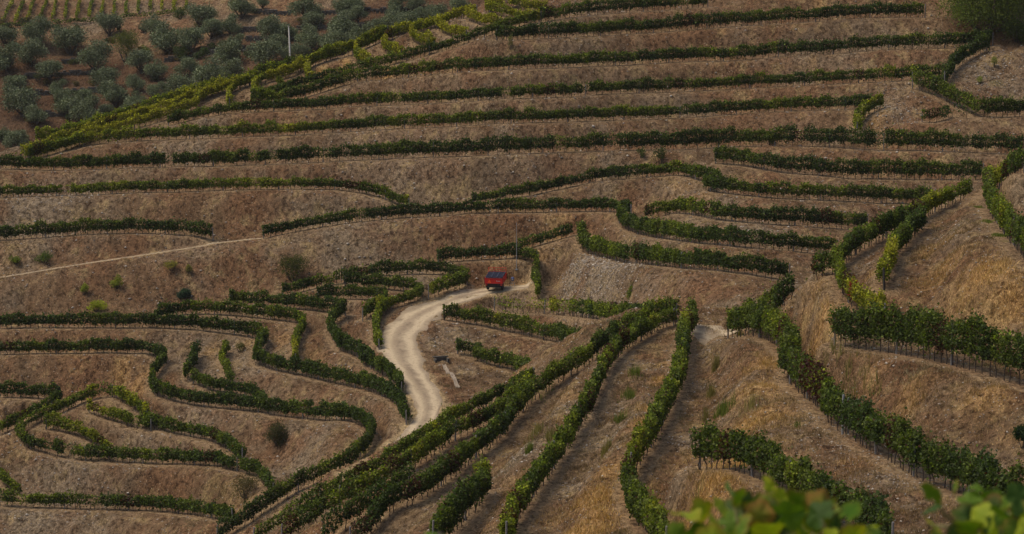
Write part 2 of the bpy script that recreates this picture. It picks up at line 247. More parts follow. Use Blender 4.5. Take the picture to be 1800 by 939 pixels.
def terrain(X, Y):
    """returns z, bench mask, road mask"""
    sh = X.shape; X = X.ravel(); Y = Y.ravel(); z0 = base_h(X, Y); W = np.full(X.shape, 1 / 3.6 ** 3); S = z0 * W
    edge = np.zeros(X.shape); road = np.zeros(X.shape); near = np.full(X.shape, 99.0)
    U = Y
    order = np.argsort(Y, kind='stable'); Ys = Y[order]
    for P, b, kind in BEN:
        Rr = 8.0
        i0, i1 = np.searchsorted(Ys, [P[:, 1].min() - Rr, P[:, 1].max() + Rr]); idx = order[i0:i1]
        idx = idx[(X[idx] > P[:, 0].min() - Rr) & (X[idx] < P[:, 0].max() + Rr)]
        if not len(idx): continue
        st = 3 if len(P) > 12 else 1
        Q = P[::st] if (len(P) - 1) % st == 0 else np.vstack([P[::st], P[-1:]])
        xx = X[idx]; yy = Y[idx]; bd = np.full(len(idx), 1e9); bz = np.zeros(len(idx))
        for a_, c_ in zip(Q[:-1], Q[1:]):
            v = c_[:2] - a_[:2]; l2 = max(1e-9, (v ** 2).sum())
            sel = np.nonzero((xx > min(a_[0], c_[0]) - Rr) & (xx < max(a_[0], c_[0]) + Rr) & (yy > min(a_[1], c_[1]) - Rr) & (yy < max(a_[1], c_[1]) + Rr))[0]
            if not len(sel): continue
            t = np.clip(((xx[sel] - a_[0]) * v[0] + (yy[sel] - a_[1]) * v[1]) / l2, 0, 1)
            d = np.hypot(xx[sel] - a_[0] - t * v[0], yy[sel] - a_[1] - t * v[1]); zz = a_[2] + t * (c_[2] - a_[2])
            m = d < bd[sel]; bd[sel[m]] = d[m]; bz[sel[m]] = zz[m]
        ok = bd < Rr; idx = idx[ok]; bd = bd[ok]; bz = bz[ok]
        fade = np.clip((Rr - bd) / 4, 0, 1)
        wgt = fade / (np.maximum(bd - b, 0) + .30) ** 3
        if kind == 'wtop' : wgt = wgt * .7
        W[idx] += wgt; S[idx] += wgt * bz
        near[idx] = np.minimum(near[idx], bd - b)
        if kind == 'row': edge[idx] = np.maximum(edge[idx], np.exp(-((bd - b) / .35) ** 2) * .8 + .5 * (bd < b))
        if kind in ('road', 'park'): road[idx] = np.maximum(road[idx], np.clip(1 - (bd - b + .5) / 1.1, 0, 1) * (.55 if kind == 'park' else 1))
        if kind == 'path': road[idx] = np.maximum(road[idx], np.clip(1 - (bd - .1) / .6, 0, 1) * .6)
    z = S / W
    amp = np.clip(near / .8, 0, 1)
    gul = np.abs(vnoise(X + .25 * Y, Y * .22, .9, 61))            # small gullies running down the banks
    z = z + amp * (.20 * vnoise(X, Y, 1.9, 1) + .13 * vnoise(X, Y, .85, 2) + .10 * vnoise(X, Y, .45, 4) - .12 * np.clip(.35 - gul, 0, 1) / .35)
    return z.reshape(sh), edge.reshape(sh), road.reshape(sh), near.reshape(sh)
ua = np.arange(-.235, .2351, .00075)
ug = np.r_[-1.4, -1.1, -.85, -.65, -.5, -.42, -.36, -.32, -.29, -.27, -.255, -.245, ua, .245, .255, .27, .29, .32, .36, .42, .5, .65, .85, 1.1, 1.4]
yg = np.r_[np.arange(2, 20, 1.5), np.arange(20, 92, 3), np.arange(92, 190, .26), np.arange(190, 300, .22), np.arange(300, 400, 2.0), np.arange(400, 500, .5), np.arange(500, 640, 4), np.arange(640, 1060, 20)]
UU, YG = np.meshgrid(ug, yg); XG = UU * YG
ZG, EDG, RDG, NRG = terrain(XG, YG)
def ground(X, Y):
    X = np.asarray(X, float); Y = np.asarray(Y, float)
    fu = np.clip(np.interp(X / np.maximum(Y, 1), ug, np.arange(len(ug))), 0, len(ug) - 1.001); fy = np.clip(np.interp(Y, yg, np.arange(len(yg))), 0, len(yg) - 1.001)
    i = fu.astype(int); j = fy.astype(int); a = fu - i; b = fy - j
    return ZG[j, i] * (1 - a) * (1 - b) + ZG[j, i + 1] * a * (1 - b) + ZG[j + 1, i] * (1 - a) * b + ZG[j + 1, i + 1] * a * b
def gsample(A, X, Y):
    i = np.rint(np.interp(X / np.maximum(Y, 1), ug, np.arange(len(ug)))).astype(int); j = np.rint(np.interp(Y, yg, np.arange(len(yg)))).astype(int)
    return A[j, i]
def hit(px, py, dmin=60, dmax=560):
    """where the sight line through a photo pixel meets the ground"""
    d = np.arange(dmin, dmax, .25); p = unproj(np.full(len(d), px), np.full(len(d), py), d); below = p[:, 2] < ground(p[:, 0], p[:, 1])
    k = np.argmax(below) if below.any() else len(d) - 1
    return p[k] * (1, 1, 0) + (0, 0, float(ground(p[k, 0], p[k, 1])))
# ------------------------------------------------------------------ mesh and material helpers
def link_mesh(name, V, F, mat, parent=None, smooth=False, attrs=None):
    """F: (n,3) or (n,4) array of equal-sized faces, or a list of faces"""
    me = bpy.data.meshes.new(name); V = np.asarray(V, np.float32)
    if isinstance(F, np.ndarray):
        n, k = F.shape; me.vertices.add(len(V)); me.vertices.foreach_set('co', V.ravel())
        me.loops.add(n * k); me.loops.foreach_set('vertex_index', F.ravel().astype(np.int32))
        me.polygons.add(n); me.polygons.foreach_set('loop_start', (np.arange(n) * k).astype(np.int32)); me.polygons.foreach_set('loop_total', np.full(n, k, np.int32))
        me.update(calc_edges=True)
    else: me.from_pydata(V.tolist(), [], F); me.update()
    if smooth: me.polygons.foreach_set('use_smooth', np.ones(len(me.polygons), bool))
    for k, a in (attrs or {}).items():
        a = np.asarray(a, np.float32)
        if a.ndim == 2:
            at_ = me.attributes.new(k, 'FLOAT_COLOR', 'POINT'); at_.data.foreach_set('color', np.c_[a, np.ones(len(a), np.float32)].ravel())
        else: at_ = me.attributes.new(k, 'FLOAT', 'POINT'); at_.data.foreach_set('value', a)
    o = bpy.data.objects.new(name, me); col.objects.link(o)
    if mat: me.materials.append(mat)
    if parent: o.parent = parent
    return o
def empty(name, loc, label, cat, group=None, rz=0):
    o = bpy.data.objects.new(name, None); col.objects.link(o); o.location = loc; o.rotation_euler = (0, 0, rz); o.empty_display_size = .3
    o['label'] = label; o['category'] = cat
    if group: o['group'] = group
    return o
def kind(o, k): o['kind'] = k; return o
def tag(o, label, cat, group=None):
    o['label'] = label; o['category'] = cat
    if group: o['group'] = group
    return o
class MB:
    def __init__(s): s.v = []; s.f = []
    def box(s, c, size, rz=0, rx=0, taper=1.0):
        n = len(s.v); hx, hy, hz = [a / 2 for a in size]
        for z in (-1, 1):
            t = taper if z > 0 else 1
            for x, y in ((-1, -1), (1, -1), (1, 1), (-1, 1)):
                p = Vector((x * hx * t, y * hy * t, z * hz))
                if rx: p.rotate(__import__('mathutils').Euler((rx, 0, 0)))
                if rz: p.rotate(__import__('mathutils').Euler((0, 0, rz)))
                s.v.append((p.x + c[0], p.y + c[1], p.z + c[2]))
        s.f += [[n, n + 3, n + 2, n + 1], [n + 4, n + 5, n + 6, n + 7]] + [[n + i, n + (i + 1) % 4, n + 4 + (i + 1) % 4, n + 4 + i] for i in range(4)]
    def tube(s, pts, rad, k=6):
        pts = [Vector(p) for p in pts]; rad = rad if hasattr(rad, '__len__') else [rad] * len(pts); n0 = len(s.v)
        for i, p in enumerate(pts):
            d = (pts[min(i + 1, len(pts) - 1)] - pts[max(i - 1, 0)]).normalized(); a = d.orthogonal().normalized() if abs(d.z) < .99 else Vector((1, 0, 0)); b = d.cross(a)
            if i: # keep frames aligned
                a = (a0 - d * a0.dot(d)).normalized(); b = d.cross(a)
            a0 = a
            for j in range(k):
                t = 2 * math.pi * j / k; q = p + (a * math.cos(t) + b * math.sin(t)) * rad[i]; s.v.append(tuple(q))
        for i in range(len(pts) - 1):
            for j in range(k): s.f.append([n0 + i * k + j, n0 + i * k + (j + 1) % k, n0 + (i + 1) * k + (j + 1) % k, n0 + (i + 1) * k + j])
        s.f.append([n0 + j for j in range(k)][::-1]); s.f.append([n0 + (len(pts) - 1) * k + j for j in range(k)])
    def build(s, name, mat, parent=None, smooth=False): return link_mesh(name, s.v, s.f, mat, parent, smooth)
def mat_new(name):
    m = bpy.data.materials.new(name); m.use_nodes = True; n = m.node_tree; return m, n, n.nodes['Principled BSDF']
def noise(n, scale, detail=4, vec=None, rough=.6):
    t = n.nodes.new('ShaderNodeTexNoise'); t.inputs['Scale'].default_value = scale; t.inputs['Detail'].default_value = detail; t.inputs['Roughness'].default_value = rough
    if vec: n.links.new(vec, t.inputs['Vector'])
    return t.outputs['Fac']
def ramp(n, fac, stops):
    r_ = n.nodes.new('ShaderNodeValToRGB'); e = r_.color_ramp.elements
    while len(e) < len(stops): e.new(.5)
    for q, (p, c_) in zip(e, stops): q.position = p; q.color = (*c_, 1) if hasattr(c_, '__len__') else (c_, c_, c_, 1)
    n.links.new(fac, r_.inputs[0]); return r_.outputs[0]
def mix(n, a, b, fac, mode='MIX'):
    m = n.nodes.new('ShaderNodeMix'); m.data_type = 'RGBA'; m.blend_type = mode
    for s_, v in ((m.inputs[6], a), (m.inputs[7], b), (m.inputs[0], fac)):
        if hasattr(v, 'links'): n.links.new(v, s_)
        elif hasattr(v, '__len__'): s_.default_value = (*v, 1)
        else: s_.default_value = v
    return m.outputs[2]
def mathn(n, op, a, b):
    m = n.nodes.new('ShaderNodeMath'); m.operation = op
    for s_, v in ((m.inputs[0], a), (m.inputs[1], b)):
        if hasattr(v, 'links'): n.links.new(v, s_)
        else: s_.default_value = v
    m.use_clamp = False; return m.outputs[0]
def attr(n, name, out='Fac'):
    a = n.nodes.new('ShaderNodeAttribute'); a.attribute_name = name; return a.outputs[out]
def simple(name, c, rough=.8, var=.25, scale=6, metal=0, spec=.3):
    m, n, b = mat_new(name); tc = n.nodes.new('ShaderNodeTexCoord').outputs['Object']
    f = noise(n, scale, 4, tc); lo = [x * (1 - var) for x in c]; hi = [min(1, x * (1 + var)) for x in c]
    n.links.new(ramp(n, f, [(.3, lo), (.7, hi)]), b.inputs['Base Color']); b.inputs['Roughness'].default_value = rough; b.inputs['Metallic'].default_value = metal
    b.inputs['Specular IOR Level'].default_value = spec; return m
def leafmat(name, trans=.35, rough=.6, spec=.25):
    m, n, b = mat_new(name); c = attr(n, 'leafcol', 'Color'); n.links.new(c, b.inputs['Base Color']); b.inputs['Roughness'].default_value = rough; b.inputs['Specular IOR Level'].default_value = spec
    t = n.nodes.new('ShaderNodeBsdfTranslucent'); n.links.new(mix(n, c, (.9, 1.0, .35), 1.0, 'MULTIPLY'), t.inputs[0])
    ms = n.nodes.new('ShaderNodeMixShader'); ms.inputs[0].default_value = trans
    n.links.new(b.outputs[0], ms.inputs[1]); n.links.new(t.outputs[0], ms.inputs[2]); n.links.new(ms.outputs[0], n.nodes['Material Output'].inputs[0]); return m
M = dict(vine=leafmat('vine_leaves', .5), olive=leafmat('olive_leaves', .15, .6, .3), near=leafmat('near_leaves', .4, .6, .2),
         bark=simple('bark', (.075, .055, .042), .95), post=simple('weathered_post', (.2, .19, .18), .85), darkpost=simple('dark_post', (.05, .045, .04), .9),
         stonewall=None, red=simple('red_paint', (.66, .028, .022), .45, .12), darkred=simple('dark_red_paint', (.22, .02, .02), .55, .2), under=simple('chassis', (.025, .024, .024), .7),
         tyre=simple('tyre', (.03, .03, .03), .9), rim=simple('rim', (.35, .05, .04), .6), crate=simple('crate_plastic', (.032, .045, .08), .5, .15), grapes=simple('grapes', (.03, .025, .045), .5, .5, 30),
         orange=simple('reflector', (1.0, .12, .03), .4, .05), pale=simple('pale_paint', (.65, .6, .58), .6, .1), metal=simple('galvanised_metal', (.33, .34, .35), .5, .15, 6, .3),
         blue=simple('blue_plastic', (.05, .08, .2), .5, .2), pole=simple('concrete_pole', (.46, .44, .40), .8, .12), concrete=simple('pale_concrete', (.5, .45, .38), .9, .3, 4), slate=simple('dark_stone', (.075, .068, .058), .95, .4, 5),
         chute=simple('worn_concrete', (.29, .24, .185), .95, .4, 3),
         rock=simple('pale_rock', (.46, .41, .34), .9, .3, 3))
# ------------------------------------------------------------------ ground
def blob_mask(L, X, Y):
    o = np.zeros(X.shape)
    for x, y, rpx, s_, amt in L:
        rpx = rpx * (1.35 if L is DRY else 1.0)
        d = SH[s_]([(x, y)])[0]; p = hit(x, y, d * .82, d * 1.25); r_ = rpx * d / FPX
        # stretched along the view direction, since slopes are seen foreshortened
        q = ((X - p[0]) / r_) ** 2 + ((Y - p[1]) / (r_ * 1.5)) ** 2; o = np.maximum(o, amt * np.exp(-q * 1.1))
    return o
DRY = [(1090,830,32,'N',1.3),(1060,875,40,'N',1.2),(1030,925,40,'N',1.2),(1140,745,25,'N',1.2),(1175,640,14,'N',1),(1000,740,14,'N',.6),(1240,880,60,'N',1),(1100,860,35,'N',1),(1060,900,35,'N',1),(1130,780,22,'N',1),(1150,720,22,'N',1),(1165,670,18,'N',.9),(1010,700,16,'N',.5),(960,790,14,'N',.3),(1330,740,60,'N',.8),(1340,680,55,'N',.7),(1360,640,40,'N',.7),(1290,820,55,'N',1),
       (1460,560,45,'N',.6),(1440,590,30,'N',.8),(1430,520,25,'N',.5),(1545,480,18,'N',.9),(1740,480,55,'N',.9),(1780,520,45,'N',.9),(1650,490,40,'N',.6),(1640,440,40,'N',.35),(1740,700,40,'N',.7),(1600,700,30,'N',.5),
       (1540,660,25,'N',.4),(1780,770,30,'N',.4),(720,860,10,'N',.5),(800,790,10,'N',.6),(760,810,10,'N',.6),(830,860,14,'N',.8),(900,880,14,'N',.6),(950,450,12,'F',.5),(980,420,20,'F',.5),(1200,330,25,'F',.35),(1240,350,25,'F',.35),(1530,210,25,'F',.5),
       (880,470,25,'F',.4),(920,460,20,'F',.6),(250,670,25,'F',.7),(215,660,15,'F',.8),(370,620,15,'F',.5),(440,600,12,'F',.5),(495,600,15,'F',.5),(540,640,30,'F',.35),(560,840,30,'F',.35),(430,860,40,'F',.3),(1440,10,10,'F',.5),(1270,55,8,'F',.4),(1430,105,10,'F',.5),
       (1700,90,25,'F',.35),(680,130,12,'F',1),(690,60,10,'F',.7),(610,110,12,'F',.9),(560,130,10,'F',.9),(470,145,10,'F',.9),(420,160,8,'F',.8),(740,80,10,'F',.6),(1000,690,14,'N',.4),(900,860,20,'N',.3),(20,460,40,'F',.2),(140,620,30,'F',.3),(860,640,25,'F',.5),(1000,600,20,'F',.3),(910,660,20,'F',.4)]
GREY = [(1060,480,70,'F',1),(1010,490,35,'F',1),(1150,500,30,'F',.5),(1000,720,40,'N',.7),(920,800,60,'N',.7),(1080,720,40,'N',.7),(1060,780,45,'N',.7),(1000,860,50,'N',.8),(1210,780,45,'N',.8),(1220,680,30,'N',.8),(1240,620,30,'N',.6),(1190,850,30,'N',.7),
        (1580,580,50,'N',.5),(1520,470,30,'N',.6),(1650,360,20,'N',.5),(1560,190,50,'F',.6),(1720,130,50,'F',.7),(1780,160,40,'F',.6),(700,300,160,'F',.5),(900,300,100,'F',.5),(80,360,90,'F',.6),(150,340,60,'F',.5),(300,440,60,'F',.4),(1000,200,80,'F',.4),(750,75,60,'F',.4),
        (1000,80,120,'F',.4),(470,640,50,'F',.7),(350,720,60,'F',.6),(130,830,80,'F',.6),(60,910,70,'F',.7),(250,775,60,'F',.5),(450,850,30,'F',.3),(800,590,50,'F',.6),(820,650,30,'F',.6),(760,600,30,'F',.6),(1500,760,60,'N',.5),(1560,840,60,'N',.6),(1420,740,40,'N',.5),(1700,840,60,'N',.4),(1470,590,30,'N',.5),(640,920,20,'N',.4),(1330,400,60,'F',.3),(300,260,80,'F',.4),(1500,330,60,'F',.3)]
RED = [(900,410,70,'F',1),(760,400,50,'F',.6),(1000,385,40,'F',.9),(1230,510,50,'F',.8),(1150,490,40,'F',.5),(1300,480,40,'F',.8),(1330,510,40,'F',.8),(900,60,80,'F',.2),(1350,60,80,'F',.3),(1200,65,60,'F',.4),(1100,225,60,'F',.4),(1350,215,90,'F',.6),(450,210,90,'F',.4),(700,240,80,'F',.3),
       (150,640,90,'F',.7),(300,360,60,'F',.4),(450,360,60,'F',.4),(250,420,60,'F',.5),(230,540,60,'F',.3),(650,760,40,'F',.6),(430,810,60,'F',.5),(280,840,50,'F',.6),(700,660,20,'F',.4),(550,700,50,'F',.3),(1420,310,80,'F',.4),(1180,600,10,'N',.3),(1400,200,60,'F',.5),(1000,180,100,'F',.3),(1340,160,80,'F',.5)]
GRN = [(1730,390,9,'N',1),(1750,410,9,'N',1),(1765,425,9,'N',1),(1722,370,6,'N',.8),(1270,720,14,'N',.5),(1110,690,10,'N',.6),(1100,720,8,'N',.6),(940,745,10,'N',.4),(1490,640,8,'N',.4),(1280,760,12,'N',.4),(1300,415,10,'F',.5),(1250,440,8,'F',.5),(380,895,60,'F',.2),(380,820,30,'F',.2),(1750,145,12,'F',.4),(700,810,10,'F',.5),(640,790,25,'F',.4)]
m, n, b = mat_new('hillside_soil'); tc = n.nodes.new('ShaderNodeTexCoord').outputs['Object']
mp = n.nodes.new('ShaderNodeMapping'); n.links.new(tc, mp.inputs[0]); mp.inputs['Scale'].default_value = (1, .7, .7); v_ = mp.outputs[0]
big = noise(n, .09, 5, v_, .65); mid = noise(n, .55, 6, v_, .7); fine = noise(n, 2.6, 6, v_, .8); fin2 = noise(n, 7.0, 3, v_, .7)
soil = mix(n, (.160, .104, .066), (.270, .192, .130), ramp(n, mid, [(.38, 0), (.62, 1)]))
gravel = mix(n, (.180, .145, .112), (.33, .280, .222), ramp(n, fine, [(.4, 0), (.62, 1)]))
rb = mix(n, (.145, .080, .048), (.250, .150, .092), ramp(n, fine, [(.38, 0), (.6, 1)]))
dry = mix(n, (.28, .165, .072), (.55, .38, .20), ramp(n, fine, [(.38, 0), (.65, 1)]))
grn = mix(n, (.12, .13, .04), (.24, .24, .08), fine)
def soft(a, k=1.0):       # attribute broken up by noise
    t = mathn(n, 'ADD', mathn(n, 'MULTIPLY', a, k), mathn(n, 'MULTIPLY', mathn(n, 'SUBTRACT', mid, .5), 1.6)); return ramp(n, t, [(.05, 0), (.85, 1)])
c = mix(n, soil, gravel, ramp(n, big, [(.47, 0), (.60, .75)]))
c = mix(n, c, rb, ramp(n, noise(n, .16, 4, v_), [(.46, 0), (.58, .8)]))
c = mix(n, c, (.62, .60, .58), ramp(n, noise(n, .22, 5, v_, .7), [(.50, 0), (.64, .75)]), 'MULTIPLY')
c = mix(n, c, gravel, soft(attr(n, 'grey'))); c = mix(n, c, rb, soft(attr(n, 'red'))); c = mix(n, c, dry, soft(attr(n, 'dry'))); c = mix(n, c, grn, soft(attr(n, 'green')))
bench = mix(n, (.30, .215, .14), (.40, .31, .215), fine)
c = mix(n, c, bench, mathn(n, 'MULTIPLY', attr(n, 'bench'), .75))
dust = mix(n, (.40, .315, .2), (.52, .42, .275), mid)
c = mix(n, c, dust, soft(attr(n, 'dust')))
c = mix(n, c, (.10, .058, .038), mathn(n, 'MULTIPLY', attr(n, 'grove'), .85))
c = mix(n, c, (.30, .28, .26), ramp(n, fine, [(.38, .95), (.52, 0)]), 'MULTIPLY')
c = mix(n, c, (1.7, 1.65, 1.6), ramp(n, fin2, [(.53, 0), (.64, 1)]), 'MULTIPLY')
vo = n.nodes.new('ShaderNodeTexVoronoi'); vo.inputs['Scale'].default_value = 3.2; n.links.new(tc, vo.inputs['Vector'])
sp_ = mathn(n, 'MULTIPLY', ramp(n, vo.outputs['Distance'], [(.10, 1), (.20, 0)]), ramp(n, noise(n, .8, 3, v_), [(.50, 0), (.58, 1)]))
c = mix(n, c, (.52, .46, .38), mathn(n, 'MULTIPLY', sp_, .8))
c = mix(n, c, (1.09, 1.0, .82), mathn(n, 'SUBTRACT', 1.0, mathn(n, 'MULTIPLY', attr(n, 'farsoil'), .15)), 'MULTIPLY')
n.links.new(c, b.inputs['Base Color']); b.inputs['Roughness'].default_value = 1; b.inputs['Specular IOR Level'].default_value = .1
bp = n.nodes.new('ShaderNodeBump'); bp.inputs['Strength'].default_value = 1; bp.inputs['Distance'].default_value = .5
n.links.new(mathn(n, 'ADD', fine, mathn(n, 'MULTIPLY', fin2, .4)), bp.inputs['Height']); n.links.new(bp.outputs[0], b.inputs['Normal']); M['ground'] = m
nr, nc = XG.shape
V = np.stack([XG, YG, ZG], -1).reshape(-1, 3); ii = np.arange(nr * nc).reshape(nr, nc)
F = np.stack([ii[:-1, :-1], ii[:-1, 1:], ii[1:, 1:], ii[1:, :-1]], -1).reshape(-1, 4)
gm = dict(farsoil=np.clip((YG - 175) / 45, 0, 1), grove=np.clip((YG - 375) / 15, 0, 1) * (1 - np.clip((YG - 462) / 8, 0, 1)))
gm.update({k: blob_mask(L, XG, YG) for k, L in (('dry', DRY), ('grey', GREY), ('red', RED), ('green', GRN))})
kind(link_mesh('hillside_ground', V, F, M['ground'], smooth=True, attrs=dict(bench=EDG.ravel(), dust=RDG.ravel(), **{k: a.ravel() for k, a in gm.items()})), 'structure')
# ------------------------------------------------------------------ dirt road and footpath: draped sheets with ruts
m, n, b = mat_new('dirt_road'); tc = n.nodes.new('ShaderNodeTexCoord').outputs['Object']; f1 = noise(n, .5, 6, tc); f2 = noise(n, 3, 6, tc, .75)
ac = attr(n, 'across'); t_ = mathn(n, 'ADD', ac, mathn(n, 'MULTIPLY', mathn(n, 'SUBTRACT', f1, .5), .35))
rut = ramp(n, t_, [(0, .0), (.16, .35), (.27, 1), (.38, .3), (.5, .0), (.6, .3), (.72, 1), (.85, .3), (1, 0)])
c = mix(n, (.20, .15, .105), (.50, .405, .275), mathn(n, 'ADD', mathn(n, 'MULTIPLY', rut, .95), mathn(n, 'SUBTRACT', mathn(n, 'MULTIPLY', f1, 1.3), .38))); c = mix(n, c, (.45, .42, .4), ramp(n, f2, [(.33, .7), (.47, 0)]), 'MULTIPLY')
n.links.new(c, b.inputs['Base Color']); b.inputs['Roughness'].default_value = 1; b.inputs['Specular IOR Level'].default_value = .1
bp = n.nodes.new('ShaderNodeBump'); bp.inputs['Distance'].default_value = .12; n.links.new(f2, bp.inputs['Height']); n.links.new(bp.outputs[0], b.inputs['Normal']); M['road'] = m
def ribbon(name, C_, wd, k=11, lift=.05):
    C_ = smooth_pts(C_, .35); t = np.gradient(C_[:, :2], axis=0); t /= np.linalg.norm(t, axis=1)[:, None] + 1e-9; nrm = np.c_[-t[:, 1], t[:, 0]]; V = []; A = []
    s = np.arange(len(C_)) * .35; wl = (np.interp(np.linspace(0, 1, len(s)), [0, .12, .35, .5, .7, 1], wd) if hasattr(wd, '__len__') else wd) * (1 + .16 * np.sin(s * .9) * np.sin(s * .37 + 1) + .10 * rng.standard_normal(len(s)).cumsum() * 0); 
    for q in range(k):
        a = q / (k - 1) * 2 - 1; ww = wl * a * (1 + (.10 * vnoise(s, s * 0 + (5 if a > 0 else 50), .8, 9) + .14 * vnoise(s, s * 0 + (5 if a > 0 else 50), 3, 10)) * (abs(a) > .7))
        X = C_[:, 0] + nrm[:, 0] * ww; Y = C_[:, 1] + nrm[:, 1] * ww; zz = ground(X, Y) + lift - .05 * np.exp(-((abs(a) - .45) / .15) ** 2)
        if abs(a) > .99: zz -= lift + .06
        V.append(np.c_[X, Y, zz]); A.append(np.full(len(X), (a + 1) / 2))
    V = np.array(V); ii = np.arange(V.shape[0] * V.shape[1]).reshape(V.shape[:2])
    F = np.stack([ii[:-1, :-1], ii[:-1, 1:], ii[1:, 1:], ii[1:, :-1]], -1).reshape(-1, 4)
    return kind(link_mesh(name, V.reshape(-1, 3), F, M['road'], smooth=True, attrs=dict(across=np.array(A).ravel())), 'structure')
ribbon('dirt_road', road_c, [1.5, 1.7, 2.3, 1.75, 1.35, 1.2])
ribbon('footpath', path_c, .26, 5, .04)
ribbon('side_track', track_c, 1.7, 11, .07)
# ------------------------------------------------------------------ leaves
def leaf_cloud(Cc, size, cols, flat=0.0, lean=None):
    """kites at centres Cc with random attitude; returns V, F, colours per vertex"""
    n_ = len(Cc); a = rng.standard_normal((n_, 3)); a[:, 2] *= (1 - flat)
    if lean is not None: a += lean
    a /= np.linalg.norm(a, axis=1)[:, None]; h_ = rng.standard_normal((n_, 3)); b_ = np.cross(a, h_); b_ /= np.linalg.norm(b_, axis=1)[:, None]; nn = np.cross(a, b_)
    s = (size * rng.uniform(.7, 1.3, n_))[:, None]
    V = np.stack([Cc + a * s * .5, Cc + b_ * s * .42 + nn * s * .14 + a * s * .08, Cc - a * s * .45, Cc - b_ * s * .42 + nn * s * .14 + a * s * .08], 1).reshape(-1, 3)
    k = np.arange(n_) * 4; F = np.stack([k, k + 1, k + 2, k, k + 2, k + 3], 1).reshape(-1, 3)
    return V, F, np.repeat(cols, 4, axis=0)
TONE = np.array([(.052, .080, .020), (.100, .132, .022), (.165, .200, .022), (.32, .30, .030)])
def tone_col(t, n_, jit=.42):
    t = np.clip(t, 0, 3); i = np.minimum(t.astype(int), 2); f = (t - i)[:, None]; c = TONE[i] * (1 - f) + TONE[i + 1] * f
    return c * np.exp(jit * rng.standard_normal(n_))[:, None]
def tube_mesh(name, pts, rad, k=5):
    mb = MB(); mb.tube(pts, rad, k); me = bpy.data.meshes.new(name); me.from_pydata(mb.v, [], mb.f); me.materials.append(M['bark']); me.update(); return me
trunk_me = [tube_mesh('trunk', [(0, 0, -.1), (.03 * a, .02, .2), (-.04 * a, -.03 * b_, .42), (.05 * b_, .02, .68)], [.036, .03, .026, .03]) for a, b_ in ((1, 1), (-1, 1), (1.6, -1), (-.4, .8))]
mb = MB(); mb.tube([(0, 0, -.15), (0, 0, 1.0)], .042, 6); post_me = bpy.data.meshes.new('post'); post_me.from_pydata(mb.v, [], mb.f); post_me.materials.append(M['post']); post_me.update()
post_dark = post_me.copy(); post_dark.materials.clear(); post_dark.materials.append(M['darkpost'])
nleaf = 0
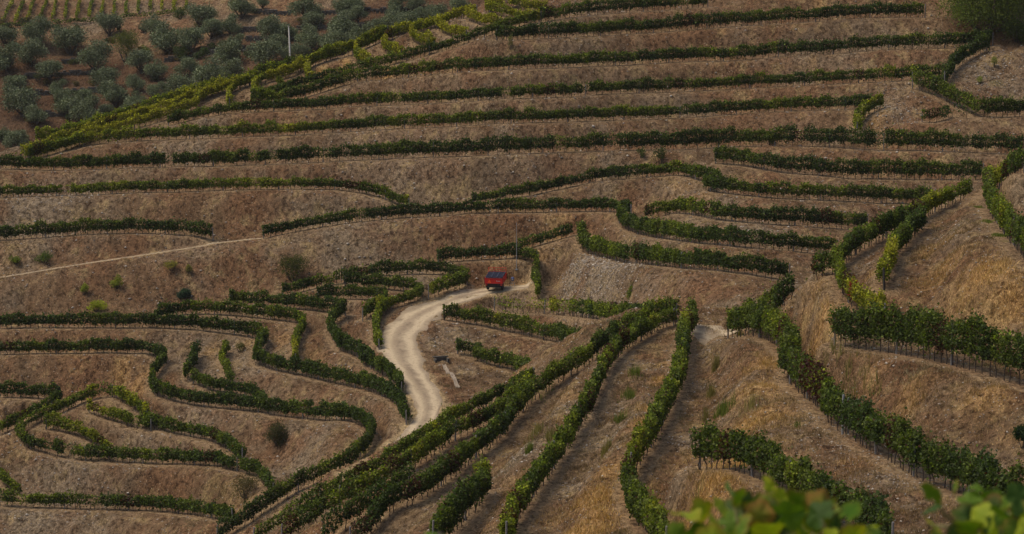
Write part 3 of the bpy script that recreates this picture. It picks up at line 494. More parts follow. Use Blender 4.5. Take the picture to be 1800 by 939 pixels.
for row in rows:
    sheet, h0, h1, t0, t1, thin, label, _ = row['r']; C_, gap = row['C']; n_ = len(C_); L = n_ - 1.0
    x0, y0 = C_[0, :2]; oz = float(ground(x0, y0)); root = empty('vine_row', (x0, y0, oz), label, 'vine row', 'vine rows on the hillside')
    near = sheet == 'N'; far = sheet == 'O'
    P = smooth_pts(C_, .25); s_ax = np.linspace(0, L, len(P)); Hs = P[:, 3]; gz = ground(P[:, 0], P[:, 1])
    gz = np.convolve(np.pad(gz, 4, mode='edge'), np.ones(9) / 9, 'valid')
    T = np.gradient(P[:, :2], axis=0); T /= np.linalg.norm(T, axis=1)[:, None] + 1e-9; Nn = np.c_[-T[:, 1], T[:, 0]]
    gapf = np.interp(s_ax, np.arange(n_), gap.astype(float)) > .5
    vsp = 1.1; nv = int(L / vsp) + 2; vh = rng.uniform(.76, 1.2, nv); vw = rng.uniform(.62, 1.25, nv); vo = rng.normal(0, .07, nv); vt = rng.normal(0, .38, nv) + .5 * np.sin(np.arange(nv) * .37 + rng.random() * 6); miss = rng.random(nv) < thin * .4; vden = np.clip(rng.normal(.95, .28, nv), .38, 1.4); vden[miss] = .22
    if 'thin and yellow' in label: q_ = int(nv * .42); vden[:q_] *= np.where(rng.random(q_) < .45, .12, .55)
    if 'sparse young' in label: vden[:] = np.where(rng.random(nv) < .45, .08, .5)
    vred = rng.random(nv) < (.06 if near else .02)
    per = (720 if near else (60 if far else 560)); ls = .15 if near else (.30 if far else .19)
    N_ = int(per * L * (1 if far else np.mean(Hs)))
    s = rng.uniform(0, L, N_); k = np.clip((s / vsp + .5).astype(int), 0, nv - 1)
    i = np.clip((s / L * (len(P) - 1)).astype(int), 0, len(P) - 1)
    ok = (rng.random(N_) < vden[k] * np.where(gapf[i], .12, 1)); s, k, i = s[ok], k[ok], i[ok]; m_ = len(s)
    if not m_: continue
    H = Hs[i] * vh[k] * (1 + .13 * vnoise(s, s * 0 + 3, .45, 35)); hw = ((.28 if near else .33) * Hs[i] + .05) * (.9 if not far else .9) * rng.uniform(.9, 1.1)
    ang = rng.uniform(0, 2 * np.pi, m_); rr = np.sqrt(rng.uniform(.25, 1, m_)) * (1 + .10 * rng.standard_normal(m_))
    cx = np.cos(ang); cz = np.sin(ang); cx = np.sign(cx) * np.abs(cx) ** .75; cz = np.sign(cz) * np.abs(cz) ** .75
    sk = (s / vsp + .5) % 1 - .5
    lump = (1 - .9 * sk ** 2) * (1 + .32 * vnoise(s + ang * .0, cz * .5 + cx * .4 + 7 + 3 * k, .28, 31) + .12 * vnoise(s, cz + cx + 40, .13, 33))
    lat = cx * rr * hw * lump * vw[k] + vo[k]; zz = .42 * Hs[i] + H * .52 + cz * rr * H * (.46 if near else .50) * lump
    zz += (cz > .3) * rng.exponential(.07, m_) * Hs[i]; spr = rng.random(m_) < .012; zz[spr] += rng.uniform(.05, .3, spr.sum()); lat[spr] *= 1.3
    drop = (rng.random(m_) < .05); zz[drop] -= rng.uniform(0, .35, drop.sum()) * Hs[i][drop]
    jx = rng.standard_normal(m_) * .06
    Cc = np.c_[P[i, 0] + Nn[i, 0] * lat + T[i, 0] * jx, P[i, 1] + Nn[i, 1] * lat + T[i, 1] * jx, gz[i] + zz] - (x0, y0, oz)
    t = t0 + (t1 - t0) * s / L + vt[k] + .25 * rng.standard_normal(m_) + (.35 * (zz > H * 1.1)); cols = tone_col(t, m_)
    red = (vred[k] & (rng.random(m_) < .55)) | (rng.random(m_) < (.035 if near else .006)); cols[red] = np.array([.085, .035, .022]) * rng.uniform(.5, 1.3, (red.sum(), 1))
    if 'purple-red vines around' in label:
        zr = (np.abs(s - L * .50) < 3.2) & (rng.random(m_) < .6); cols[zr] = np.array([.075, .022, .02]) * rng.uniform(.6, 1.3, (zr.sum(), 1))
    if 'one red vine' in label:
        zr = (np.abs(s - L * .55) < .35) & (rng.random(m_) < .75); cols[zr] = np.array([.25, .035, .025]) * rng.uniform(.6, 1.3, (zr.sum(), 1))
    Vv, Ff, Cv = leaf_cloud(Cc, np.full(m_, ls), cols); nleaf += m_
    link_mesh('foliage', Vv, Ff, M['vine'], root, attrs=dict(leafcol=Cv))
    sp = max(.62 if not far else 1.6, L / 96); q = np.arange(.15, L, sp)
    for a in q:
        j = min(int(a / L * (len(P) - 1)), len(P) - 1); kk = min(int(a / vsp + .5), nv - 1)
        if (miss[kk] and random.random() < .5): continue
        o = bpy.data.objects.new('trunk', random.choice(trunk_me)); col.objects.link(o); o.parent = root
        px_, py_ = P[j, 0] + random.gauss(0, .05), P[j, 1] + random.gauss(0, .05)
        o.location = (px_ - x0, py_ - y0, float(ground(px_, py_)) - oz); o.rotation_euler = (random.gauss(0, .05), random.gauss(0, .05), random.uniform(0, 6.3))
        o.scale = (1, 1, P[j, 3] * random.uniform(.92, 1.1)); 
    ends = [0.0] + list(np.arange(6, L - 2, 6.0)) + ([L] if L > 7 and 'dividing' not in label else [])
    if not far:
        for a in ends:
            j = min(int(a / L * (len(P) - 1)), len(P) - 1)
            dk = 'dark end post' in label and (a == (0.0 if 'starting' in label else L))
            o = bpy.data.objects.new('post', post_dark if dk else post_me); col.objects.link(o); o.parent = root
            o.location = (P[j, 0] - x0, P[j, 1] - y0, float(ground(P[j, 0], P[j, 1])) - oz); o.rotation_euler = (random.gauss(0, .02), random.gauss(0, .02), 0)
            o.scale = (1.2, 1.2, P[j, 3] * random.uniform(1.3, 1.42)) if not dk else (1.6, 1.6, P[j, 3] * 1.25)
print('vine leaves', nleaf)
# tall grey post beside the purple-red vines
p = hit(1481, 764, 100, 200); o = tag(link_mesh('trellis_post', [v for v in (np.array([c.co for c in post_me.vertices]) * (1.35, 1.35, 2.05))], [list(f.vertices) for f in post_me.polygons], M['metal']), 'tall pale grey post standing in the gap between purple-red vines', 'post'); o.location = p
# ------------------------------------------------------------------ trees and bushes: trunk, limbs, crown of leaf clumps
def crown_cloud(W, Hh, n_, ls, cols2, lobes=7, seed=0, base=0.0, wisp=.12):
    r_ = np.random.default_rng(seed); Lc = []; 
    for q in range(lobes):
        a = q * 2.4 + r_.uniform(-.4, .4); rad = W * .27 * math.sqrt((q + .3) / lobes) * 1.15
        Lc.append((rad * math.cos(a), rad * math.sin(a), base + Hh * (.5 + .26 * r_.uniform(-1, 1) + .14 * (1 - q / lobes)), W * r_.uniform(.17, .27), Hh * r_.uniform(.22, .34)))
    w_ = np.array([l[3] ** 2 for l in Lc]); w_ /= w_.sum(); q = r_.choice(len(Lc), n_, p=w_); Lc = np.array(Lc)[q]
    d = r_.standard_normal((n_, 3)); d /= np.linalg.norm(d, axis=1)[:, None]; rr = (r_.uniform(.2, 1, n_) ** .45) * (1 + wisp * r_.standard_normal(n_))
    Cc = Lc[:, :3] + d * rr[:, None] * Lc[:, [3, 3, 4]]; Cc[:, 2] = np.maximum(Cc[:, 2], base * .6 + .05)
    tone = r_.random(n_)[:, None]; lob = r_.uniform(.8, 1.2, lobes)[q][:, None]
    cc = (np.array(cols2[0]) * (1 - tone) + np.array(cols2[1]) * tone) * lob
    return leaf_cloud(Cc, np.full(n_, ls), cc, lean=d * .6)
OLV = ((.078, .104, .050), (.21, .245, .130))
def tree_meshes(W, Hh, n_, ls, cols2, seed, trunk_h, twig=False, lobes=7, mat='olive'):
    V_, F_, C_ = crown_cloud(W, Hh, n_, ls, cols2, lobes, seed, trunk_h, .2)
    a = link_mesh('crown', V_, F_, M[mat], attrs=dict(leafcol=C_)); r_ = random.Random(seed); mb = MB()
    top = trunk_h + Hh * .35; mb.tube([(0, 0, -.4), (.08, .03, trunk_h * .5), (0, .05, trunk_h + .1), (.05, 0, top)], [.055 * W, .045 * W, .035 * W, .012 * W], 7)
    for q in range(5):
        t = q * 1.26 + r_.random(); rr = W * .28
        mb.tube([(0, 0, trunk_h * .7), (rr * .4 * math.cos(t), rr * .4 * math.sin(t), trunk_h + Hh * .12), (rr * math.cos(t), rr * math.sin(t), trunk_h + Hh * .5)], [.03 * W, .02 * W, .006 * W], 5)
    t_ = mb.build('trunk', M['bark'], smooth=True)
    for o in (a, t_): col.objects.unlink(o)
    return a, t_
def plant(name, protos, loc, scale, rz, label, cat, group=None):
    root = empty(name, loc, label, cat, group, rz); root.scale = scale
    for p_ in protos:
        o = p_.copy(); col.objects.link(o); o.parent = root
    return root
olives = [tree_meshes(4.7, 3.5, 4600, .19, OLV, 100 + q, .28, lobes=6 + q % 3) for q in range(6)]
OL = 'V 40,290,170 280,265,200 555,290,250 860,200,180 1210,220,170 1310,290,240 1500,320,200 1590,140,200 1660,230,150 50,440,220 245,390,210 390,540,180 740,450,230 830,600,190 1110,480,200 1225,540,160 1475,500,160 1640,600,220 110,690,190 455,660,130 485,740,120 170,810,240 660,740,150 900,740,200 1070,680,140 1215,730,130 540,820,180 1060,800,150 830,850,120 680,885,200 290,930,160 1430,710,200 U 330,60,190 240,190,150 525,180,130 830,40,200 900,130,160 1210,30,170 1130,130,150 590,260,190 690,230,150 290,310,140 240,430,210 520,440,250 630,350,140 870,340,200 690,440,120 1130,250,220 1290,270,200 1060,350,200 1500,160,160 1620,150,200 1750,110,120 800,420,130 90,590,180 270,570,180 1250,120,120 500,15,100 1560,10,150 1700,0,140 A 80,740,100 110,700,80 20,690,70 690,560,100 860,470,80 B 40,225,90 200,125,90 480,60,110 610,15,100 20,40,110 20,160,120'
zo = ZO['V']; ol = []
for t in OL.split():
    if t in ZO: zo = ZO[t]; continue
    a, b_, w_ = map(float, t.split(',')); ol.append((zo[0] + a / zo[2], zo[1] + b_ / zo[2], w_ / zo[2]))
bands = [(-99, 33), (33, 62), (62, 92), (92, 122), (122, 160), (160, 400)]; bn = ['topmost', 'second', 'third', 'fourth', 'fifth', 'lowest']
nth = ['first', 'second', 'third', 'fourth', 'fifth', 'sixth', 'seventh', 'eighth', 'ninth', 'tenth', 'eleventh', 'twelfth', 'thirteenth', 'fourteenth', 'fifteenth', 'sixteenth', 'seventeenth', 'eighteenth', 'nineteenth', 'twentieth', 'twenty-first']
for bi, (lo, hi) in enumerate(bands):
    g = sorted([o for o in ol if lo <= o[1] < hi]); W_ = [o[2] for o in g]
    for q, (x, y, wd) in enumerate(g):
        d = fO([(x, y + wd * .38)])[0]; p = unproj(x, y + wd * .38, d); p[2] = ground(p[0], p[1]); s_ = wd * d / FPX / 3.8
        lab = '%s olive tree, %s from the left in the %s line of the grove' % ('broad silvery' if wd > 44 else ('small rounded' if wd < 31 else 'grey-green'), nth[q], bn[bi])
        plant('olive_tree', olives[(q * 5 + bi) % 6], p, (s_ * 1.08, s_ * 1.08, s_ * random.uniform(.92, 1.1)), random.uniform(0, 6.3), lab, 'olive tree', 'olive trees on the terraced slope')
def bush(name, x, y, wd, ht, sheet, cols2, label, cat, n_=900, ls=.12, lobes=6, th=.05, mat='vine', seed=1):
    d = SH[sheet]([(x, y)])[0]; W = wd * d / FPX; Hh = ht * d / FPX; by = y + ht * .45
    p = hit(x, by, d * .85, d * 1.2) if sheet != 'O' else None
    if p is None: d = fO([(x, by)])[0]; p = unproj(x, by, d); p[2] = ground(p[0], p[1])
    if cat == 'shrub': cols2 = tuple(tuple(v * 1.55 for v in c) for c in cols2)
    pr = tree_meshes(W, Hh, n_, ls, cols2, seed, th, lobes=lobes, mat=mat); root = empty(name, p, label, cat)
    root.location.z -= .12 * Hh
    if cat == 'climber': root.rotation_euler = (-R(34), R(24), 0)
    for o in pr: col.objects.link(o); o.parent = root; 
    return root
YG = ((.10, .13, .015), (.22, .24, .03)); DG = ((.025, .045, .012), (.06, .09, .02)); MG = ((.035, .06, .015), (.09, .12, .03)); BR = ((.09, .06, .03), (.13, .13, .04)); BG = ((.03, .06, .045), (.06, .10, .07))
B_ = [('bush',222,75,58,55,'O',((.06,.075,.03),(.16,.17,.02)),'large bush turning yellow-green in the upper olive grove','bush',3500,.2,7),
('bush',256,86,24,22,'O',YG,'small yellow bush right beside the large yellow-green bush','bush',700,.2,4),
('bush',322,84,36,30,'O',MG,'green undergrowth bush between two olives in the upper grove','bush',1400,.2,5),
('bush',357,92,30,20,'O',DG,'low dark bush in the grove, right of the green undergrowth bush','bush',900,.2,5),
('bush',5,235,22,26,'O',DG,'dark bush at the left edge under the olive grove','bush',900,.2,4),
('bush',318,23,30,18,'O',MG,'ragged green bush at the right end of the distant vineyard foot row','bush',900,.2,5),
('bush',1738,-12,212,142,'F',((.07,.10,.022),(.16,.20,.035)),'big dark green bush filling the top right corner','bush',42000,.18,22),
('bush',1790,52,60,50,'F',((.06,.09,.02),(.12,.16,.03)),'mid green bush at the right edge under the big dark bush','bush',3500,.16,6),
('bush',28,460,26,16,'F',((.07,.09,.02),(.13,.16,.02)),'leafy green shrub, leftmost on the bank above the footpath','shrub',700,.11,5),
('bush',78,452,40,22,'F',MG,'wide green shrub second from the left above the footpath','shrub',1000,.11,6),
('bush',302,468,30,20,'F',((.14,.12,.03),(.22,.2,.05)),'dull yellow shrub below the middle of the footpath','shrub',700,.11,5),
('bush',330,474,16,18,'F',((.12,.11,.04),(.2,.18,.05)),'small faded shrub right beside the dull yellow shrub','shrub',400,.11,4),
('bush',206,498,26,24,'F',YG,'yellow-green shrub in the middle of the brown slope below the footpath','shrub',800,.11,5),
('bush',148,510,20,22,'F',YG,'upright yellow-green shrub left of and below the other one','shrub',700,.11,4),
('bush',170,540,40,20,'F',((.16,.19,.015),(.27,.28,.03)),'bright lime shrub resting just above the dark long row at left','shrub',1200,.11,6),
('bush',325,513,28,26,'F',BG,'round blue-green bush on the brown slope','bush',2200,.11,5),
('bush',515,470,58,50,'F',((.05,.06,.02),(.11,.12,.03)),'big twiggy green bush above the looped rows','bush',2600,.12,9),
('bush',490,766,55,42,'F',((.07,.045,.025),(.06,.08,.025)),'lone rusty brown-green bush on the lower left slope','bush',3200,.11,9),
('bush',430,855,62,44,'F',((.12,.085,.04),(.13,.12,.05)),'faint dry brown-green bush beside the dark diagonal row at lower left','bush',1800,.10,9),
('bush',422,613,20,16,'F',((.1,.1,.03),(.16,.15,.05)),'small dry bush right of the two short upright row ends','bush',400,.1,4),
('bush',493,147,20,20,'F',YG,'round single yellow-green vine on the ridge','vine',1200,.13,4),
('bush',1104,508,24,56,'F',((.10,.14,.02),(.20,.24,.04)),'tall narrow yellow-green climber growing up the rubbly bank right of the trailer','climber',1700,.14,8),
('bush',897,80,16,26,'F',((.07,.07,.03),(.12,.12,.05)),'small olive-drab shrub between the two top long rows','shrub',350,.11,4),
('bush',1128,270,24,20,'F',MG,'trailing green shoots hanging from the longest row, left one','shoots',300,.13,4),
('bush',1162,272,26,34,'F',MG,'trailing green shoots hanging from the longest row, right one','shoots',500,.13,5),
('bush',1352,245,22,22,'F',MG,'leafy green shrub between the longest row and the gappy row','shrub',700,.13,4),
('bush',1798,770,36,44,'N',((.02,.045,.02),(.05,.085,.03)),'dark green bush cut by the right edge, on the bare bank','bush',2600,.08,5),
('bush',1748,110,16,24,'F',((.12,.13,.03),(.2,.2,.06)),'pale yellow-green shrub on the rocky slope at top right','shrub',350,.11,4),
('bush',1722,142,16,12,'F',((.12,.13,.03),(.2,.2,.06)),'low yellow-green shrub on the stony slope at top right, lower left one','shrub',300,.11,4),
('bush',645,765,16,14,'F',((.1,.1,.03),(.15,.14,.05)),'tiny green-brown shrub inside the bend of the winding row','shrub',300,.1,4),
('bush',1420,470,14,24,'N',YG,'small upright yellow-green vine left of the diagonal divider row','vine',500,.1,4),
('bush',1449,455,20,18,'N',MG,'leafy bush in the gap where the divider row begins','bush',700,.1,4)]
rs = random.Random(77)
SCR = [(rs.uniform(0, 700), rs.uniform(30, 250)) for _ in range(400)]; SCR = [a for a in SCR if a[1] < 262 - a[0] * .36][:64]
for q, (x, y) in enumerate(SCR):           # low scrub on the grove terraces
    side = 'left' if x < 170 else ('middle' if x < 380 else 'right')
    B_.append(('scrub', x, y, rs.uniform(12, 30), rs.uniform(8, 15), 'O', rs.choice([((.05,.06,.03),(.10,.11,.05)), ((.035,.05,.025),(.07,.09,.04)), ((.10,.075,.035),(.15,.12,.05))]), 'low scrub bush in the %s of the olive grove, %s of its kind from the left' % (side, nth[q % 21]), 'scrub', 420, .2, 4))
B_.sort(key=lambda a: a[1]); print('scrub order', sum(a[0] == 'scrub' for a in B_)); cnt = {}
for i_, a in enumerate(B_):
    if a[0] == 'scrub':
        s_ = a[7].split(' of the olive')[0].split()[-1]; cnt[s_] = cnt.get(s_, 0) + 1
        B_[i_] = a[:7] + ('low scrub bush in the %s of the olive grove, %s there from the left' % (s_, (nth + ['twenty-second', 'twenty-third', 'twenty-fourth', 'twenty-fifth', 'twenty-sixth', 'twenty-seventh', 'twenty-eighth', 'twenty-ninth', 'thirtieth'])[min(29, cnt[s_] - 1)]),) + a[8:]
for q, a in enumerate(B_): bush(*a, seed=300 + q)
# ------------------------------------------------------------------ dry-stone walls of the olive grove
m, n, b = mat_new('dry_stone'); tc = n.nodes.new('ShaderNodeTexCoord').outputs['Object']
c = ramp(n, noise(n, 1.8, 5, tc), [(.3, (.035, .032, .028)), (.55, (.085, .075, .065)), (.75, (.16, .14, .12))]); n.links.new(c, b.inputs['Base Color']); b.inputs['Roughness'].default_value = 1; M['stonewall'] = m
for lab, P in walls:
    base_ = P[0].copy(); root_v = []; mb = MB(); L = len(P)
    for cse in range(5):
        s = random.uniform(0, .3)
        while s < L - 1.3:
            wl = random.uniform(.35, .8); j = s; x = np.interp(j, np.arange(L), P[:, 0]); y = np.interp(j, np.arange(L), P[:, 1]); z = np.interp(j, np.arange(L), P[:, 2])
            if random.random() > (.10 if cse < 4 else .45):
                mb.box((x - base_[0], y - base_[1] + random.gauss(0, .04), z - base_[2] - 1.35 + cse * .29 + random.gauss(0, .02)), (wl * 1.0, .55, .30), random.gauss(0, .08), random.gauss(0, .05), .9)
            s += wl
    o = mb.build('stone_wall', M['stonewall']); o.location = base_; tag(o, lab, 'stone wall', 'dry-stone walls of the olive grove'); kind(o, 'thing')
# ------------------------------------------------------------------ the red trailer
tp = hit(871, 515.5, 230, 270); tp = np.array([tp[0], tp[1] + 1.4, float(max(ground(tp[0] + a_, tp[1] + b2_) for a_ in (-.7, .7) for b2_ in (-.45, -.25))) + .045]); TRZ = R(-6)
tr = empty('farm_trailer', tp, 'red farm trailer with low sides, loaded with dark crates, on the dirt turnaround', 'trailer', None, TRZ)
Wt, Lt, zb, zt = 1.72, 3.1, 0.80, 1.36; hw, hl = Wt / 2, Lt / 2
q = MB(); q.box((0, 0, zb + .03), (Wt, Lt, .06)); q.build('bed', M['darkred'], tr)
q = MB(); q.box((0, -hl - .02, (zb + zt) / 2), (Wt, .04, zt - zb)); tg = q.build('tailboard', M['red'], tr)
q = MB(); q.tube([(-hw + .02, -hl - .055, zt), (hw - .02, -hl - .055, zt)], .025, 6); q.tube([(-hw + .02, -hl - .055, zb + .02), (hw - .02, -hl - .055, zb + .02)], .025, 6); q.build('rim_bar', M['darkred'], tg)
q = MB(); n0 = [(-.60, -hl - .052, .90), (-.26, -hl - .052, .90), (-.43, -hl - .052, 1.27), (-.60, -hl - .046, .90), (-.26, -hl - .046, .90), (-.43, -hl - .046, 1.27)]
q.v = n0; q.f = [[0, 1, 2], [5, 4, 3], [0, 3, 4, 1], [1, 4, 5, 2], [2, 5, 3, 0]]; o = q.build('warning_triangle', M['orange'], tg); o['label'] = 'bright orange-red slow vehicle triangle'
q = MB()
for i, (wd_, hh) in enumerate(((.05, .09), (.05, .07), (.05, .08), (.05, .07), (.05, .09), (.05, .07))): q.box((.26 + i * .068, -hl - .045, .085 + 1.0 - i * .004), (wd_ * .75, .012, hh))
q.build('lettering', M['pale'], tg)
for s_ in (-1, 1):
    for e in (0, 1):
        yc = -hl + Lt * (.25 + .5 * e); q = MB(); q.box((s_ * (hw + .02), yc, (zb + zt) / 2), (.035, Lt / 2 - .05, zt - zb - .02))
        for t_ in (-.35, 0, .35): q.box((s_ * (hw + .05), yc + t_ * Lt / 2, (zb + zt) / 2), (.03, .05, zt - zb - .03))
        q.build('side_board', M['red'], tr)
    for yy in (-hl, 0, hl): q = MB(); q.box((s_ * (hw + .035), yy, (zb + zt) / 2 + .02), (.07, .07, zt - zb + .08)); q.build('corner_post', M['darkred'], tr)
q = MB()
for z_ in (zt + .12, zt + .32, zt + .50): q.tube([(-hw, hl + .03, z_), (hw, hl + .03, z_)], .02, 6)
for x_ in (-hw, -.3, .3, hw): q.tube([(x_, hl + .03, zb), (x_, hl + .03, zt + .50)], .022, 6)
q.build('front_rack', M['red'], tr)
q = MB(); q.box((0, hl + .01, (zb + zt) / 2), (Wt, .04, zt - zb)); q.build('headboard', M['red'], tr)
q = MB()
for x_ in (-.42, .42): q.box((x_, .1, zb - .09), (.09, Lt - .1, .14))
for y_ in (-1.3, -.4, .5, 1.3): q.box((0, y_, zb - .07), (1.3, .08, .09))
q.box((0, -hl + .1, zb - .18), (Wt - .12, .14, .34)); q.box((0, .0, zb - .2), (1.2, 2.2, .16)); q.build('chassis', M['under'], tr)
q = MB(); q.box((0, -.35, .40), (1.35, .12, .12)); q.box((-.42, -.35, .48), (.1, .5, .14)); q.box((.42, -.35, .48), (.1, .5, .14)); q.build('axle', M['under'], tr)
q = MB(); q.tube([(-.4, hl, .55), (0, hl + 1.3, .45)], .045, 6); q.tube([(.4, hl, .55), (0, hl + 1.3, .45)], .045, 6); q.tube([(0, hl + 1.25, .45), (0, hl + 1.6, .45)], .05, 6); q.tube([(0, hl + 1.2, .45), (0, hl + 1.2, .0)], .035, 6); q.build('drawbar', M['under'], tr)
for s_ in (-1, 1):
    q = MB(); k = 20; prof = [(.39, -.10), (.40, -.07), (.40, .07), (.39, .10), (.34, .12), (.21, .11), (.21, -.11), (.34, -.12)]; cx_ = s_ * .70
    for (r_, x_) in prof:
        for j in range(k): t = 2 * math.pi * j / k; q.v.append((cx_ + x_, -.35 + r_ * math.cos(t), .40 + r_ * math.sin(t)))
    for a in range(8):
        for j in range(k): q.f.append([a * k + j, a * k + (j + 1) % k, ((a + 1) % 8) * k + (j + 1) % k, ((a + 1) % 8) * k + j])
    wh = q.build('tyre', M['tyre'], tr, True)
    q = MB(); q.tube([(cx_ - .05, -.35, .40), (cx_ + .05, -.35, .40)], .215, 18); q.tube([(cx_ - .1, -.35, .40), (cx_ + .1, -.35, .40)], .06, 10); q.build('rim', M['rim'], wh)
    q = MB(); q.box((s_ * .72, -hl - .03, zb - .1), (.16, .05, .09)); o = q.build('tail_light', M['red'], tr)
# crates: 3 across, 6 along, two high; top layer built with grapes
crate0 = None
def mk_crate():
    r_ = empty('harvest_crate', (0, 0, 0), 'dark blue plastic harvest crate packed among its like in the red trailer', 'crate', 'harvest crates in the trailer')
    q = MB(); cw, cl, ch = .50, .47, .30
    q.box((0, 0, .015), (cw, cl, .03))
    for s_ in (-1, 1):
        q.box((s_ * (cw / 2 - .012), 0, ch / 2), (.024, cl, ch)); q.box((0, s_ * (cl / 2 - .012), ch / 2 - .035), (cw - .05, .024, ch - .07)); q.box((s_ * (cw / 2 + .008), 0, ch - .02), (.03, cl + .01, .035)); q.box((0, s_ * (cl / 2 + .004), ch - .022), (cw, .024, .03))
        for t_ in (-.16, 0, .16): q.box((t_, s_ * (cl / 2 + .006), ch * .45), (.025, .014, ch * .75))
    q.build('box', M['crate'], r_)
    Vg = []; Fg = []
    for a in range(9):
        for b__ in range(9): Vg.append((-.22 + a * .055, -.205 + b__ * .051, .22 + .045 * math.sin(a * 1.1) * math.cos(b__ * .9) + random.uniform(-.015, .02)))
    for a in range(8):
        for b__ in range(8): Fg.append([a * 9 + b__, (a + 1) * 9 + b__, (a + 1) * 9 + b__ + 1, a * 9 + b__ + 1])
    link_mesh('grapes', Vg, Fg, M['grapes'], r_, True); return r_
crate0 = mk_crate(); cr = 0
for lay in range(2):
    for a in range(3):
        for e in range(6):
            if cr == 0: r_ = crate0
            else:
                r_ = crate0.copy(); col.objects.link(r_)
                for ch_ in list(crate0.children):
                    c2 = ch_.copy(); col.objects.link(c2); c2.parent = r_
            r_['label'] = 'dark blue crate in the red trailer, %s row from tailboard, %s, %s layer' % (['nearest', 'second', 'third', 'fourth', 'fifth', 'last'][e], ['left', 'middle', 'right'][a], ['lower', 'upper'][lay])
            cr += 1; lx, ly = -.55 + a * .55, -hl + .29 + e * .505
            r_.location = (tp[0] + lx * math.cos(TRZ) - ly * math.sin(TRZ), tp[1] + lx * math.sin(TRZ) + ly * math.cos(TRZ), tp[2] + zb + .065 + lay * .305 + random.uniform(0, .008)); r_.rotation_euler = (0, 0, TRZ + random.gauss(0, .012))
# ------------------------------------------------------------------ stand and mast next to the trailer
p = hit(901, 503.5, 230, 275); st = empty('spray_stand', p, 'small metal stand holding a dark blue canister beside the red trailer', 'stand')
q = MB(); q.tube([(-.22, -.1, 0), (-.12, 0, .62)], .022); q.tube([(.22, -.1, 0), (.12, 0, .62)], .022); q.tube([(0, .25, 0), (0, .02, .62)], .022); q.tube([(-.17, -.05, .3), (.17, -.05, .3)], .018); q.build('frame', M['metal'], st)
q = MB(); q.tube([(0, 0, .55), (0, 0, .60), (0, 0, .85), (0, 0, .92)], [.12, .17, .17, .07], 12); cn = q.build('canister', M['blue'], st, True)
q = MB(); q.box((0, -.17, .72), (.14, .02, .12)); q.build('plate', M['pale'], cn)
q = MB(); q.tube([(-.3, .1, 0), (-.24, .08, .95)], .03); q.build('side_rod', M['under'], st)
p = hit(908, 492, 230, 275); ms = empty('mast', p, 'thin grey upright mast rising behind the trailer stand', 'mast'); hm = 84 / FPX * 252
q = MB(); q.tube([(0, 0, -.2), (0, 0, hm)], [.04, .022], 8); q.build('pole', M['metal'], ms); q = MB(); q.box((0, 0, .03), (.3, .3, .08)); q.build('foot_plate', M['metal'], ms)
# grey pole behind the ridge vines
tt = unproj(507.4, 47, 300); gz_ = float(ground(tt[0] + .4, tt[1])); gp = empty('utility_pole', (tt[0] + .35, tt[1], gz_), 'pale grey utility pole leaning slightly behind the ridge vines, in front of the grove', 'pole')
q = MB(); hh = tt[2] - gz_; q.tube([(0, 0, -.3), (-.17, 0, hh * .5), (-.35, 0, hh)], [.17, .13, .06], 10); q.build('shaft', M['pole'], gp, True); q = MB(); q.box((-.35, 0, hh + .04), (.18, .18, .09)); q.build('cap', M['pole'], gp)
# ------------------------------------------------------------------ road drain: dark stone intake and pale chute
p = hit(776, 636, 205, 255); dr = empty('road_drain', p, 'dark stone culvert mouth with a pale concrete chute on the bank right of the road', 'drain', None, R(16))
dr.scale = (.85, .85, .8)
q = MB(); q.box((0, .30, .18), (1.25, .22, .42)); q.box((-.68, -.05, .12), (.18, .7, .42)); q.box((.68, -.05, .12), (.18, .7, .42)); q.box((0, -.0, -.12), (1.3, .6, .08)); q.box((0, .42, .46), (1.7, .3, .12)); q.build('intake', M['slate'], dr)
a_ = hit(780, 643, 205, 255); b2 = hit(806, 683, 200, 250); V = []; F = []; nn_ = 16; dx = b2[:2] - a_[:2]; dn = dx / np.linalg.norm(dx); pn = np.array([-dn[1], dn[0]])
for i in range(nn_ + 1):
    t = i / nn_; c_ = a_[:2] + dx * t; zc = float(ground(c_[0], c_[1])) + .06
    for a, e in ((-.22, -.15), (-.22, .08), (-.15, .08), (-.11, -.01), (.11, -.01), (.15, .08), (.22, .08), (.22, -.15)):
        X_ = c_ + pn * a * (.78 if (i // 2) % 2 else .68); V.append((X_[0], X_[1], zc + e))
for i in range(nn_):
    for j in range(7): F.append([i * 8 + j, i * 8 + j + 1, (i + 1) * 8 + j + 1, (i + 1) * 8 + j])
ch = link_mesh('chute', V, F, M['chute']); ch.parent = dr
from mathutils import Matrix
ch.matrix_parent_inverse = (Matrix.Translation(Vector(p)) @ Matrix.Rotation(R(16), 4, 'Z') @ Matrix.Diagonal((.85, .85, .8, 1))).inverted()
# ------------------------------------------------------------------ loose stones, boulders, dry grass and weeds
def rock_v(r_, sz):
    a = np.array([(1, 0, 0), (.3, .95, 0), (-.8, .6, 0), (-.8, -.6, 0), (.3, -.95, 0), (.3, .2, .8), (-.3, -.1, .75), (0, 0, -.6)]) * r_.uniform(.7, 1.25, (8, 3)); return a * sz
RF = np.array([(0, 1, 5), (1, 2, 5), (2, 6, 5), (2, 3, 6), (3, 4, 6), (4, 5, 6), (4, 0, 5), (1, 0, 7), (2, 1, 7), (3, 2, 7), (4, 3, 7), (0, 4, 7)])
RBL = [('pale boulder at the foot of the very dark row, left one of three', 705, 375, 9), ('flat pale boulder at the foot of the very dark row, middle one of three', 732, 374, 9), ('pale boulder at the foot of the very dark row, right one of three', 768, 374, 9), ('lone pale rock low on the upper slope under the longest row', 1103, 276, 5), ('white rock on the bank between two long rows at upper middle', 1043, 226, 6)]
